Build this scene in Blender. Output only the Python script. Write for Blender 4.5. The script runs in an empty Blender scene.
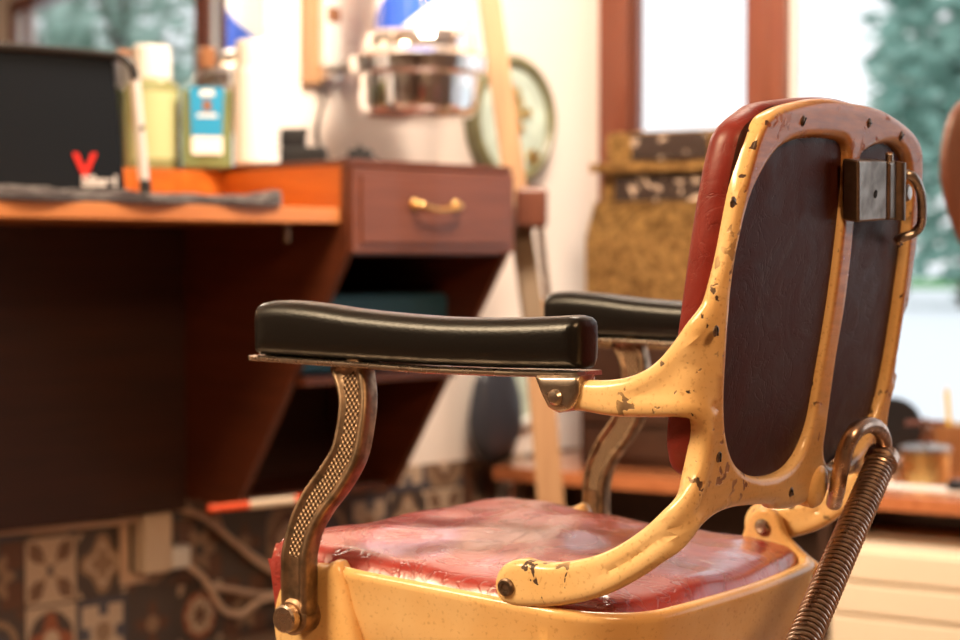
import bpy, bmesh, math, random
import numpy as np
from mathutils import Vector, Matrix, geometry
random.seed(7); rng = np.random.default_rng(7)
S = bpy.context.scene
COL = S.collection
PI = math.pi

# ------------------------------------------------------------------ camera
H = 0.97                       # eye height
FPX = 1800.0
PITCH = math.atan(64/1800)
R2 = math.sqrt(.5)
RIGHT = Vector((R2, -R2, 0)); GO = Vector((R2, R2, 0)); UPZ = Vector((0, 0, 1))
FWD = GO*math.cos(PITCH) - UPZ*math.sin(PITCH)
UPV = GO*math.sin(PITCH) + UPZ*math.cos(PITCH)
CAM = Vector((0, 0, H))
def ray(px, py):
    return (FWD + RIGHT*((px-480)/FPX) + UPV*((320-py)/FPX)).normalized()
def hit(px, py, p0, n):        # where the sight line through a photo point meets a plane of the room
    r = ray(px, py); p0 = Vector(p0); n = Vector(n)
    return CAM + r*((p0-CAM).dot(n)/r.dot(n))
def onY(px, py, y): return hit(px, py, (0, y, 0), (0, 1, 0))
def onX(px, py, x): return hit(px, py, (x, 0, 0), (1, 0, 0))
def onZ(px, py, z): return hit(px, py, (0, 0, z), (0, 0, 1))
def at(px, py, d): return hit(px, py, GO*d, GO)

cam_data = bpy.data.cameras.new('camera'); cam = bpy.data.objects.new('camera', cam_data)
COL.objects.link(cam); S.camera = cam
cam.matrix_world = Matrix(((RIGHT.x, UPV.x, -FWD.x, CAM.x), (RIGHT.y, UPV.y, -FWD.y, CAM.y), (RIGHT.z, UPV.z, -FWD.z, CAM.z), (0, 0, 0, 1)))
cam_data.sensor_width = 36; cam_data.lens = 36*FPX/960
cam_data.clip_start = .05; cam_data.clip_end = 400
cam_data.dof.use_dof = True; cam_data.dof.focus_distance = 1.66; cam_data.dof.aperture_fstop = 4.6

# ------------------------------------------------------------------ materials
def newmat(name):
    m = bpy.data.materials.new(name); m.use_nodes = True
    nt = m.node_tree; return m, nt, nt.nodes['Principled BSDF'], nt.links
def node(nt, t, **kw):
    n = nt.nodes.new(t)
    for k, v in kw.items():
        if k.startswith('i_'): n.inputs[k[2:].replace('_', ' ')].default_value = v
        else: setattr(n, k, v)
    return n
def ramp(nt, fac, stops, interp='LINEAR'):
    r = nt.nodes.new('ShaderNodeValToRGB'); r.color_ramp.interpolation = interp
    el = r.color_ramp.elements
    while len(el) < len(stops): el.new(.5)
    for e, (p, c) in zip(el, stops): e.position = p; e.color = (*c, 1) if len(c) == 3 else c
    nt.links.new(fac, r.inputs[0]); return r
def plain(name, col, rough=.5, metal=0, bump=0, bscale=80, var=.0, coat=0, spec=.5, trans=0, ior=1.45, sheen=0):
    m, nt, b, L = newmat(name)
    b.inputs['Base Color'].default_value = (*col, 1); b.inputs['Roughness'].default_value = rough
    b.inputs['Metallic'].default_value = metal; b.inputs['Specular IOR Level'].default_value = spec
    b.inputs['Coat Weight'].default_value = coat; b.inputs['Coat Roughness'].default_value = .12
    b.inputs['Transmission Weight'].default_value = trans; b.inputs['IOR'].default_value = ior
    b.inputs['Sheen Weight'].default_value = sheen
    tc = node(nt, 'ShaderNodeTexCoord')
    nz = node(nt, 'ShaderNodeTexNoise'); nz.inputs['Scale'].default_value = bscale; nz.inputs['Detail'].default_value = 6
    L.new(tc.outputs['Object'], nz.inputs['Vector'])
    if var:
        r = ramp(nt, nz.outputs['Fac'], [(.3, tuple(c*(1-var) for c in col)), (.7, tuple(min(1, c*(1+var)) for c in col))])
        L.new(r.outputs[0], b.inputs['Base Color'])
    if bump:
        bp = node(nt, 'ShaderNodeBump'); bp.inputs['Strength'].default_value = bump; bp.inputs['Distance'].default_value = .002
        L.new(nz.outputs['Fac'], bp.inputs['Height']); L.new(bp.outputs[0], b.inputs['Normal'])
    return m
def wood(name, dark, light, scale=(1, 14, 14), rough=.35, coat=.2, freq=3.0):
    m, nt, b, L = newmat(name)
    tc = node(nt, 'ShaderNodeTexCoord'); mp = node(nt, 'ShaderNodeMapping'); mp.inputs['Scale'].default_value = scale
    L.new(tc.outputs['Object'], mp.inputs['Vector'])
    nz = node(nt, 'ShaderNodeTexNoise'); nz.inputs['Scale'].default_value = freq; nz.inputs['Detail'].default_value = 8; nz.inputs['Distortion'].default_value = .6
    L.new(mp.outputs[0], nz.inputs['Vector'])
    r = ramp(nt, nz.outputs['Fac'], [(.25, dark), (.75, light)]); L.new(r.outputs[0], b.inputs['Base Color'])
    bp = node(nt, 'ShaderNodeBump'); bp.inputs['Strength'].default_value = .15; bp.inputs['Distance'].default_value = .001
    L.new(nz.outputs['Fac'], bp.inputs['Height']); L.new(bp.outputs[0], b.inputs['Normal'])
    b.inputs['Roughness'].default_value = rough; b.inputs['Coat Weight'].default_value = coat
    return m
def enamel(name, base, warm, chip=.67, stain=.5, rough=.22):
    m, nt, b, L = newmat(name)
    tc = node(nt, 'ShaderNodeTexCoord')
    n1 = node(nt, 'ShaderNodeTexNoise'); n1.inputs['Scale'].default_value = 9; n1.inputs['Detail'].default_value = 4
    n2 = node(nt, 'ShaderNodeTexNoise'); n2.inputs['Scale'].default_value = 58; n2.inputs['Detail'].default_value = 3; n2.inputs['Distortion'].default_value = .3
    n3 = node(nt, 'ShaderNodeTexNoise'); n3.inputs['Scale'].default_value = 230; n3.inputs['Detail'].default_value = 3
    for n in (n1, n2, n3): L.new(tc.outputs['Object'], n.inputs['Vector'])
    base_r = ramp(nt, n1.outputs['Fac'], [(.35, base), (.62, warm)])
    gr = ramp(nt, n3.outputs['Fac'], [(.30, (.45, .28, .14)), (.42, (1, 1, 1))])
    mx = node(nt, 'ShaderNodeMix', data_type='RGBA', blend_type='MULTIPLY'); mx.inputs[0].default_value = stain
    L.new(base_r.outputs[0], mx.inputs[6]); L.new(gr.outputs[0], mx.inputs[7])
    gate = ramp(nt, n1.outputs['Fac'], [(.42, (0, 0, 0)), (.56, (1, 1, 1))])
    cm = node(nt, 'ShaderNodeMath', operation='MULTIPLY'); 
    chipr = ramp(nt, n2.outputs['Fac'], [(chip, (0, 0, 0)), (chip+.015, (1, 1, 1))])
    L.new(chipr.outputs[0], cm.inputs[0]); L.new(gate.outputs[0], cm.inputs[1])
    m2 = node(nt, 'ShaderNodeMix', data_type='RGBA'); L.new(cm.outputs[0], m2.inputs[0])
    L.new(mx.outputs[2], m2.inputs[6]); m2.inputs[7].default_value = (.06, .028, .014, 1)
    L.new(m2.outputs[2], b.inputs['Base Color'])
    rr = node(nt, 'ShaderNodeMath', operation='MULTIPLY_ADD'); rr.inputs[1].default_value = .5; rr.inputs[2].default_value = rough
    L.new(cm.outputs[0], rr.inputs[0]); L.new(rr.outputs[0], b.inputs['Roughness'])
    bp = node(nt, 'ShaderNodeBump'); bp.inputs['Strength'].default_value = .5; bp.inputs['Distance'].default_value = .0012; bp.invert = True
    ad = node(nt, 'ShaderNodeMath', operation='MULTIPLY_ADD'); ad.inputs[1].default_value = .12
    L.new(n3.outputs['Fac'], ad.inputs[0]); L.new(cm.outputs[0], ad.inputs[2])
    L.new(ad.outputs[0], bp.inputs['Height']); L.new(bp.outputs[0], b.inputs['Normal'])
    b.inputs['Coat Weight'].default_value = .08
    return m
def add_worn_shade(m):  # brown wear, plus shade painted into the colour of rear faces
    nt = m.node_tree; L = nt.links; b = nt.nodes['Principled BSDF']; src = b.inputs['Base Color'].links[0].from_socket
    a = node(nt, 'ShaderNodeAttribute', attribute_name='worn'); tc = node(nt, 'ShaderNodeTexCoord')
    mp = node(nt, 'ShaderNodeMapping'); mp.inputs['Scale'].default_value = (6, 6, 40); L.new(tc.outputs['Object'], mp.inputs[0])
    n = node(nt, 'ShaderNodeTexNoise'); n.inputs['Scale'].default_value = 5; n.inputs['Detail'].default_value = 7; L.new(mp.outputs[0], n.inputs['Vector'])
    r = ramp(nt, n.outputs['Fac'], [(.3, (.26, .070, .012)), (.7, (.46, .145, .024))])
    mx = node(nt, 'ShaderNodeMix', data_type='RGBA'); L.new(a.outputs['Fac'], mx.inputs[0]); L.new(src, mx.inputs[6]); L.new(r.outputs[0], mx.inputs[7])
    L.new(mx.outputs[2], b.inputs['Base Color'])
def leather(name, c1, c2, rough=.28, crack=.6, scale=14, coat=.3):
    m, nt, b, L = newmat(name)
    tc = node(nt, 'ShaderNodeTexCoord')
    n1 = node(nt, 'ShaderNodeTexNoise'); n1.inputs['Scale'].default_value = scale; n1.inputs['Detail'].default_value = 5; n1.inputs['Distortion'].default_value = 1.2
    v = node(nt, 'ShaderNodeTexVoronoi', feature='DISTANCE_TO_EDGE'); v.inputs['Scale'].default_value = scale*1.6
    n2 = node(nt, 'ShaderNodeTexNoise'); n2.inputs['Scale'].default_value = 300; n2.inputs['Detail'].default_value = 2
    wa = node(nt, 'ShaderNodeMix', data_type='RGBA'); wa.inputs[0].default_value = .16
    L.new(tc.outputs['Object'], wa.inputs[6]); L.new(n1.outputs['Color'], wa.inputs[7])
    L.new(tc.outputs['Object'], n1.inputs['Vector']); L.new(wa.outputs[2], v.inputs['Vector']); L.new(tc.outputs['Object'], n2.inputs['Vector'])
    r = ramp(nt, n1.outputs['Fac'], [(.3, c1), (.7, c2)])
    ck = ramp(nt, v.outputs['Distance'], [(0, (0, 0, 0)), (.045, (1, 1, 1))])
    mx = node(nt, 'ShaderNodeMix', data_type='RGBA', blend_type='MULTIPLY'); mx.inputs[0].default_value = crack*.35
    L.new(r.outputs[0], mx.inputs[6]); L.new(ck.outputs[0], mx.inputs[7]); L.new(mx.outputs[2], b.inputs['Base Color'])
    rr = ramp(nt, n1.outputs['Fac'], [(.3, (rough-.08,)*3), (.7, (rough+.12,)*3)]); L.new(rr.outputs[0], b.inputs['Roughness'])
    b1 = node(nt, 'ShaderNodeBump'); b1.inputs['Strength'].default_value = crack; b1.inputs['Distance'].default_value = .0012
    L.new(ck.outputs[0], b1.inputs['Height'])
    b2 = node(nt, 'ShaderNodeBump'); b2.inputs['Strength'].default_value = .22; b2.inputs['Distance'].default_value = .0006
    L.new(n2.outputs['Fac'], b2.inputs['Height']); L.new(b1.outputs[0], b2.inputs['Normal']); 
    b3 = node(nt, 'ShaderNodeBump'); b3.inputs['Strength'].default_value = crack*.8; b3.inputs['Distance'].default_value = .006
    L.new(n1.outputs['Fac'], b3.inputs['Height']); L.new(b2.outputs[0], b3.inputs['Normal']); L.new(b3.outputs[0], b.inputs['Normal'])
    b.inputs['Coat Weight'].default_value = coat; b.inputs['Coat Roughness'].default_value = .2
    return m
def metal(name, col, rough=.2, wear=.15, scale=60, bump=.1, checker=0):
    m, nt, b, L = newmat(name)
    tc = node(nt, 'ShaderNodeTexCoord')
    n = node(nt, 'ShaderNodeTexNoise'); n.inputs['Scale'].default_value = scale; n.inputs['Detail'].default_value = 5
    L.new(tc.outputs['Object'], n.inputs['Vector'])
    r = ramp(nt, n.outputs['Fac'], [(.35, tuple(c*(1-wear*2) for c in col)), (.6, col)]); L.new(r.outputs[0], b.inputs['Base Color'])
    rr = ramp(nt, n.outputs['Fac'], [(.3, (rough+.15,)*3), (.65, (rough,)*3)]); L.new(rr.outputs[0], b.inputs['Roughness'])
    b.inputs['Metallic'].default_value = 1
    bp = node(nt, 'ShaderNodeBump'); bp.inputs['Strength'].default_value = bump; bp.inputs['Distance'].default_value = .001
    L.new(n.outputs['Fac'], bp.inputs['Height']); L.new(bp.outputs[0], b.inputs['Normal'])
    return m
def glassy(name, tint=(1, 1, 1), refl=.08, rough=.02):
    m = bpy.data.materials.new(name); m.use_nodes = True; nt = m.node_tree; nt.nodes.clear(); L = nt.links
    o = node(nt, 'ShaderNodeOutputMaterial'); mx = node(nt, 'ShaderNodeMixShader')
    t = node(nt, 'ShaderNodeBsdfTransparent'); t.inputs[0].default_value = (*tint, 1)
    g = node(nt, 'ShaderNodeBsdfGlossy'); g.inputs['Roughness'].default_value = rough
    f = node(nt, 'ShaderNodeFresnel'); f.inputs[0].default_value = 1.45
    ge = node(nt, 'ShaderNodeNewGeometry'); iv = node(nt, 'ShaderNodeMath', operation='SUBTRACT'); iv.inputs[0].default_value = 1; L.new(ge.outputs['Backfacing'], iv.inputs[1])
    ml = node(nt, 'ShaderNodeMath', operation='MULTIPLY'); L.new(f.outputs[0], ml.inputs[0]); L.new(iv.outputs[0], ml.inputs[1])
    L.new(ml.outputs[0], mx.inputs[0]); L.new(t.outputs[0], mx.inputs[1]); L.new(g.outputs[0], mx.inputs[2]); L.new(mx.outputs[0], o.inputs[0])
    return m
def vcol(name, rough=.4, attr='Col'):
    m, nt, b, L = newmat(name)
    a = node(nt, 'ShaderNodeAttribute', attribute_name=attr); L.new(a.outputs['Color'], b.inputs['Base Color'])
    b.inputs['Roughness'].default_value = rough
    return m

M = {}
M['enamel'] = enamel('cream_enamel', (.86, .60, .30), (.78, .49, .20), chip=.63, stain=.4)
add_worn_shade(M['enamel'])
M['enamel_pan'] = enamel('cream_enamel_pan', (.84, .56, .26), (.76, .44, .16), chip=.74, stain=.3, rough=.25)
M['brown_paint'] = enamel('worn_brown_edge', (.36, .17, .06), (.50, .26, .09), chip=.72, stain=.4)
M['seat_leather'] = leather('red_leather', (.26, .022, .020), (.36, .050, .042), rough=.25, crack=.5, scale=11, coat=.6)
M['back_leather'] = leather('maroon_leather', (.030, .006, .004), (.050, .011, .007), rough=.48, crack=.18, scale=16, coat=0)
M['back_red'] = leather('worn_red_leather', (.15, .014, .010), (.22, .026, .018), rough=.42, crack=.2, scale=14, coat=.05)
M['black_pad'] = plain('black_armrest', (.006, .005, .0045), .30, bump=.12, bscale=300, coat=.0, spec=.4)
M['nickel'] = metal('worn_nickel', (.62, .50, .40), .22, .25, 45)
M['brass_worn'] = metal('tarnished_support', (.42, .29, .19), .34, .3, 60, .2)
M['steel'] = metal('steel', (.55, .50, .46), .25, .2, 50)
M['dark_steel'] = metal('dark_steel', (.30, .25, .21), .3, .2, 50)
M['copper_steel'] = metal('brown_steel', (.64, .47, .37), .24, .2, 60)
M['chrome'] = metal('chrome', (.95, .93, .92), .05, .02, 20, 0)
M['brass'] = metal('brass', (.85, .55, .22), .25, .15, 60)
M['screw'] = metal('screw', (.30, .21, .15), .35, .3, 200)
M['hole'] = plain('black_hole', (.01, .01, .01), .8)
M['back_leather'].node_tree.nodes['Principled BSDF'].inputs['Specular IOR Level'].default_value = .18
M['back_red'].node_tree.nodes['Principled BSDF'].inputs['Specular IOR Level'].default_value = .3
# patterned metal of the arm supports
def pattern_metal():
    m, nt, b, L = newmat('diamond_pattern_metal')
    tc = node(nt, 'ShaderNodeTexCoord'); sp = node(nt, 'ShaderNodeSeparateXYZ'); L.new(tc.outputs['Object'], sp.inputs[0])
    def diag(sgn):
        a = node(nt, 'ShaderNodeMath', operation='MULTIPLY_ADD'); a.inputs[1].default_value = sgn; L.new(sp.outputs['Z'], a.inputs[0]); L.new(sp.outputs['Y'], a.inputs[2])
        k = node(nt, 'ShaderNodeMath', operation='MULTIPLY'); k.inputs[1].default_value = 2*PI/.0056; L.new(a.outputs[0], k.inputs[0])
        s = node(nt, 'ShaderNodeMath', operation='SINE'); L.new(k.outputs[0], s.inputs[0]); return s
    s1, s2 = diag(.8), diag(-.8)
    mu = node(nt, 'ShaderNodeMath', operation='ADD'); L.new(s1.outputs[0], mu.inputs[0]); L.new(s2.outputs[0], mu.inputs[1])
    ma = node(nt, 'ShaderNodeMath', operation='MULTIPLY_ADD'); ma.inputs[1].default_value = .25; ma.inputs[2].default_value = .5; L.new(mu.outputs[0], ma.inputs[0])
    r = ramp(nt, ma.outputs[0], [(.35, (.09, .055, .035)), (.85, (.46, .31, .19))]); L.new(r.outputs[0], b.inputs['Base Color'])
    bp = node(nt, 'ShaderNodeBump'); bp.inputs['Strength'].default_value = 1; bp.inputs['Distance'].default_value = .0018
    L.new(ma.outputs[0], bp.inputs['Height']); L.new(bp.outputs[0], b.inputs['Normal'])
    b.inputs['Metallic'].default_value = .8; b.inputs['Roughness'].default_value = .36
    return m
M['pattern'] = pattern_metal()
M['desk_top'] = wood('desk_wood', (.42, .14, .045), (.62, .24, .08))
M['orange_wood'] = wood('orange_wood', (.38, .085, .010), (.54, .145, .018), (12, 1, 12))
M['panel_wood'] = wood('dark_panel_wood', (.026, .008, .005), (.05, .014, .007), (1, 1, 12), rough=.6, coat=0)
M['cab_wood'] = wood('mahogany', (.10, .028, .014), (.165, .048, .024), (1, 14, 14), rough=.4)
M['cab_side'] = wood('mahogany_side', (.075, .018, .007), (.125, .030, .011), (12, 1, 12), rough=.45, coat=.1)
M['counter_wood'] = wood('counter_wood', (.40, .13, .05), (.55, .20, .08), (12, 1, 12), rough=.18, coat=.5)
M['dark_wood'] = wood('dark_walnut', (.030, .012, .007), (.065, .026, .013), (12, 1, 12), rough=.45)
M['frame_wood'] = wood('window_frame_wood', (.14, .034, .014), (.20, .052, .022), (14, 14, 1), rough=.35)
M['frame_dark'] = wood('window_frame_dark', (.10, .03, .018), (.16, .05, .028), (14, 14, 1), rough=.35)
M['plank'] = wood('pale_plank', (.34, .18, .09), (.46, .27, .14), (10, 10, 1), rough=.5)
M['plank_dark'] = wood('weathered_plank', (.20, .14, .09), (.30, .21, .13), (10, 10, 1), rough=.5)
M['plaster'] = plain('peach_plaster', (.86, .77, .71), .8, bump=.1, bscale=60)
M['desk_pot'] = wood('pot_wood', (.20, .08, .03), (.32, .15, .06), (10, 10, 1))
M['back_wall'] = plain('brown_wall_paint', (.22, .15, .12), .8)
M['ceil'] = plain('ceiling_paint', (.8, .76, .7), .9)
M['floor'] = wood('floor_boards', (.12, .07, .045), (.22, .13, .08), (1, 10, 10), rough=.45)
M['black_plastic'] = plain('black_plastic', (.012, .012, .014), .35, coat=.2)
M['navy_black'] = plain('blue_black_sheet', (.006, .009, .015), .75, spec=.2, bump=.1, bscale=200)
M['towel'] = plain('dark_towel', (.030, .020, .022), 1, bump=1, bscale=260, sheen=.4, var=.3)
M['white_plastic'] = plain('white_plastic', (.74, .73, .70), .3, coat=.2)
M['cream_plastic'] = plain('cream_plastic', (.62, .50, .38), .4)
M['grey_bar'] = plain('pale_grey_tube', (.62, .58, .57), .35)
M['blue_label'] = plain('blue_label', (.012, .26, .50), .5)
M['paper'] = plain('paper_label', (.82, .80, .76), .6)
M['bottle_glass'] = glassy('clear_glass', (.96, .98, .93))
M['tonic'] = plain('yellow_green_tonic', (.50, .50, .22), .12, trans=.55, ior=1.33)
M['tonic_green'] = plain('green_tonic', (.42, .48, .22), .12, trans=.55, ior=1.33)
M['amber'] = plain('amber_brown', (.25, .11, .05), .3)
M['red'] = plain('red_paint', (.75, .03, .025), .4)
M['blue'] = plain('blue_paint', (.05, .13, .62), .4)
M['text_white'] = plain('pale_print', (.72, .70, .72), .5)
M['pane'] = glassy('window_pane')
M['mirror'] = plain('mirror_silver', (.92, .95, .95), .015, metal=1)
M['cream_drawer'] = plain('cream_drawer_paint', (.86, .74, .58), .4, bump=.05, coat=.1)
M['cord'] = plain('beige_cord', (.62, .45, .34), .5)
M['blue_cloth'] = plain('blue_box', (.035, .13, .22), .8, bump=.4, bscale=120)
M['dial_green'] = plain('dial_green', (.52, .62, .54), .35, var=.25, bscale=14, coat=.4)
M['dial_rim'] = plain('olive_rim', (.17, .16, .08), .35, var=.3, bscale=20)
M['gold'] = metal('gold', (.9, .6, .22), .28, .1)
M['slate_cloth'] = plain('slate_cloth', (.05, .055, .072), .3, bump=.2, bscale=20)
M['yellow'] = plain('yellow_paint', (.90, .58, .02), .4)
M['orange'] = plain('orange_red', (.75, .08, .012), .5)
M['grass'] = plain('lawn_green', (.12, .34, .10), .9, var=.3, bscale=2)
M['pavement'] = plain('pale_pavement', (.80, .82, .83), .9)
M['bark'] = plain('bark', (.10, .07, .05), .9, bump=1, bscale=12)
M['black_fabric'] = plain('charcoal', (.02, .018, .018), .7)
def reg_metal():
    m, nt, b, L = newmat('embossed_bronze')
    tc = node(nt, 'ShaderNodeTexCoord')
    v = node(nt, 'ShaderNodeTexVoronoi'); v.inputs['Scale'].default_value = 16
    n = node(nt, 'ShaderNodeTexNoise'); n.inputs['Scale'].default_value = 22; n.inputs['Detail'].default_value = 6; n.inputs['Distortion'].default_value = 2
    L.new(tc.outputs['Object'], n.inputs['Vector']); L.new(n.outputs['Color'], v.inputs['Vector'])
    r = ramp(nt, n.outputs['Fac'], [(.32, (.16, .07, .02)), (.6, (.62, .36, .12))]); L.new(r.outputs[0], b.inputs['Base Color'])
    bp = node(nt, 'ShaderNodeBump'); bp.inputs['Strength'].default_value = .9; bp.inputs['Distance'].default_value = .01
    L.new(v.outputs['Distance'], bp.inputs['Height']); L.new(bp.outputs[0], b.inputs['Normal'])
    b.inputs['Metallic'].default_value = .75; b.inputs['Roughness'].default_value = .42
    return m
M['bronze'] = reg_metal()
def scroll():
    m, nt, b, L = newmat('painted_scrollwork')
    tc = node(nt, 'ShaderNodeTexCoord')
    n = node(nt, 'ShaderNodeTexNoise'); n.inputs['Scale'].default_value = 10; n.inputs['Detail'].default_value = 1; n.inputs['Distortion'].default_value = 2.5
    L.new(tc.outputs['Object'], n.inputs['Vector'])
    r = ramp(nt, n.outputs['Fac'], [(.0, (.03, .017, .013)), (.62, (.035, .02, .015)), (.66, (.55, .40, .30)), (.72, (.6, .45, .33)), (.75, (.05, .03, .02))]); L.new(r.outputs[0], b.inputs['Base Color'])
    b.inputs['Roughness'].default_value = .35
    return m
M['scroll'] = scroll()
def leafmat(name, c1, c2):
    m, nt, b, L = newmat(name)
    tc = node(nt, 'ShaderNodeTexCoord')
    n = node(nt, 'ShaderNodeTexNoise'); n.inputs['Scale'].default_value = .6; n.inputs['Detail'].default_value = 3
    L.new(tc.outputs['Object'], n.inputs['Vector'])
    r = ramp(nt, n.outputs['Fac'], [(.35, c1), (.65, c2)]); L.new(r.outputs[0], b.inputs['Base Color'])
    b.inputs['Roughness'].default_value = .6
    return m
M['leaf'] = leafmat('leaves', (.16, .32, .26), (.30, .48, .40))
M['leaf2'] = leafmat('leaves_pale', (.30, .44, .36), (.50, .62, .54))

# ------------------------------------------------------------------ mesh helpers
def tag(o, label=None, cat=None, group=None, kind=None):
    if label: o['label'] = label
    if cat: o['category'] = cat
    if group: o['group'] = group
    if kind: o['kind'] = kind
    return o
def empty(name, loc, rz=0, **kw):
    o = bpy.data.objects.new(name, None); COL.objects.link(o); o.location = loc; o.rotation_euler = (0, 0, rz)
    o.empty_display_size = .05
    bpy.context.view_layer.update()
    return tag(o, **kw)
def link(name, me, mats, parent=None, world=False, **kw):
    o = bpy.data.objects.new(name, me); COL.objects.link(o)
    for m in (mats if isinstance(mats, (list, tuple)) else [mats]): me.materials.append(m)
    if parent is not None:
        o.parent = parent
        if world:                                   # mesh written in room coordinates
            mw = Matrix.LocRotScale(parent.location, parent.rotation_euler, None)
            if parent.parent is not None:
                pp = parent.parent; mw = Matrix.LocRotScale(pp.location, pp.rotation_euler, None) @ mw
            me.transform(mw.inverted())
    return tag(o, **kw)
def from_bm(bm, smooth=True, sharp=35):
    me = bpy.data.meshes.new('mesh'); bm.normal_update()
    for f in bm.faces: f.smooth = smooth
    if smooth:
        for e in bm.edges:
            if len(e.link_faces) == 2 and e.calc_face_angle(0) > math.radians(sharp): e.smooth = False
    bm.to_mesh(me); bm.free(); return me
def recalc(bm): bmesh.ops.recalc_face_normals(bm, faces=bm.faces[:])
class MB:
    def __init__(s): s.bm = bmesh.new()
    def _new(s, fn):
        b = bmesh.new(); fn(b); me = bpy.data.meshes.new('t'); b.to_mesh(me); b.free(); s.bm.from_mesh(me); bpy.data.meshes.remove(me); return s
    def box(s, lo, hi, bev=.002, mat=None, seg=2, mi=0):
        def fn(b):
            bmesh.ops.create_cube(b, size=1)
            lo_, hi_ = Vector(lo), Vector(hi)
            for v in b.verts: v.co = Vector([(lo_[i]+hi_[i])/2 + v.co[i]*(hi_[i]-lo_[i]) for i in range(3)])
            if bev: bmesh.ops.bevel(b, geom=b.edges[:], offset=bev, segments=seg, affect='EDGES', profile=.5)
            if mat: b.transform(mat)
            for f in b.faces: f.material_index = mi
        return s._new(fn)
    def lathe(s, prof, mat=Matrix(), seg=32, cap=True, mi=0):
        def fn(b):
            rings = []
            for r, z in prof: rings.append([b.verts.new((r*math.cos(2*PI*k/seg), r*math.sin(2*PI*k/seg), z)) for k in range(seg)])
            for a, c in zip(rings, rings[1:]):
                for k in range(seg): b.faces.new((a[k], a[(k+1) % seg], c[(k+1) % seg], c[k]))
            if cap:
                b.faces.new(rings[0][::-1]); b.faces.new(rings[-1])
            bmesh.ops.remove_doubles(b, verts=b.verts, dist=1e-6)
            recalc(b); b.transform(mat)
            for f in b.faces: f.material_index = mi
        return s._new(fn)
    def cyl(s, a, c, r, seg=24, r2=None, bev=0.0008, mi=0):
        a, c = Vector(a), Vector(c); d = c-a; h = d.length; r2 = r if r2 is None else r2
        mat = Matrix.Translation(a) @ d.to_track_quat('Z', 'Y').to_matrix().to_4x4()
        return s.lathe([(0, 0), (r-bev, 0), (r, bev), (r2, h-bev), (r2-bev, h), (0, h)], mat, seg, cap=False, mi=mi)
    def tube(s, pts, r, seg=10, closed=False, mi=0, flat=1.0):
        pts = [Vector(p) for p in pts]; n = len(pts)
        rs = r if isinstance(r, (list, tuple)) else [r]*n
        def fn(b):
            nrm = None; rings = []
            for i, p in enumerate(pts):
                t = (pts[(i+1) % n] if (closed or i < n-1) else p) - (pts[i-1] if (closed or i > 0) else p)
                t.normalize()
                if nrm is None:
                    nrm = t.orthogonal().normalized()
                nrm = (nrm - t*nrm.dot(t)).normalized(); bi = t.cross(nrm)
                rings.append([b.verts.new(p + (nrm*math.cos(2*PI*k/seg) + bi*math.sin(2*PI*k/seg)*flat)*rs[i]) for k in range(seg)])
            for i in range(n if closed else n-1):
                a, c = rings[i], rings[(i+1) % n]
                for k in range(seg): b.faces.new((a[k], a[(k+1) % seg], c[(k+1) % seg], c[k]))
            if not closed: b.faces.new(rings[0][::-1]); b.faces.new(rings[-1])
            recalc(b)
            for f in b.faces: f.material_index = mi
        return s._new(fn)
    def prism(s, poly, mapf, h0, h1, bev=0, mi=0):
        def fn(b):
            lo = [b.verts.new(mapf(x, y, h0)) for x, y in poly]; hi = [b.verts.new(mapf(x, y, h1)) for x, y in poly]
            n = len(poly)
            b.faces.new(lo[::-1]); b.faces.new(hi)
            for k in range(n): b.faces.new((lo[k], lo[(k+1) % n], hi[(k+1) % n], hi[k]))
            recalc(b)
            if bev: bmesh.ops.bevel(b, geom=b.edges[:], offset=bev, segments=2, affect='EDGES', profile=.5)
            for f in b.faces: f.material_index = mi
        return s._new(fn)
    def sphere(s, c, r, sc=(1, 1, 1), u=20, v=12, mi=0, mat=None):
        def fn(b):
            bmesh.ops.create_uvsphere(b, u_segments=u, v_segments=v, radius=r)
            b.transform(Matrix.Translation(Vector(c)) @ (mat or Matrix()) @ Matrix.Diagonal((*sc, 1)))
            for f in b.faces: f.material_index = mi
        return s._new(fn)
    def build(s, name, mats, parent=None, smooth=True, sharp=35, **kw):
        o = link(name, from_bm(s.bm, smooth, sharp), mats, parent, **kw)
        if smooth and len(o.data.polygons) < 4000:
            w_ = o.modifiers.new('weighted', 'WEIGHTED_NORMAL'); w_.keep_sharp = True; w_.weight = 60
        return o
def catmull(pts, n=6, closed=True):
    P = [np.array(p, float) for p in pts]; out = []
    N = len(P)
    for i in range(N if closed else N-1):
        p0, p1, p2, p3 = (P[(i-1) % N], P[i], P[(i+1) % N], P[(i+2) % N]) if closed else (P[max(i-1, 0)], P[i], P[i+1], P[min(i+2, N-1)])
        for k in range(n):
            t = k/n
            out.append(.5*((2*p1)+(-p0+p2)*t+(2*p0-5*p1+4*p2-p3)*t*t+(-p0+3*p1-3*p2+p3)*t**3))
    if not closed: out.append(P[-1])
    return out
def resample(pts, step, closed=True):
    P = np.array(pts, float)
    if closed: P = np.vstack([P, P[:1]])
    seg = np.linalg.norm(np.diff(P, axis=0), axis=1); cum = np.concatenate([[0], np.cumsum(seg)])
    n = max(8, int(round(cum[-1]/step))); t = np.linspace(0, cum[-1], n+1)
    Q = np.stack([np.interp(t, cum, P[:, 0]), np.interp(t, cum, P[:, 1])], 1)
    return Q[:-1] if closed else Q
def inside(P, poly):
    x, y = P[:, 0], P[:, 1]; c = np.zeros(len(P), bool)
    a = poly; b = np.roll(poly, -1, axis=0)
    for (x1, y1), (x2, y2) in zip(a, b):
        m = ((y1 > y) != (y2 > y)); 
        if y1 != y2: c ^= m & (x < (x2-x1)*(y-y1)/(y2-y1)+x1)
    return c
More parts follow.
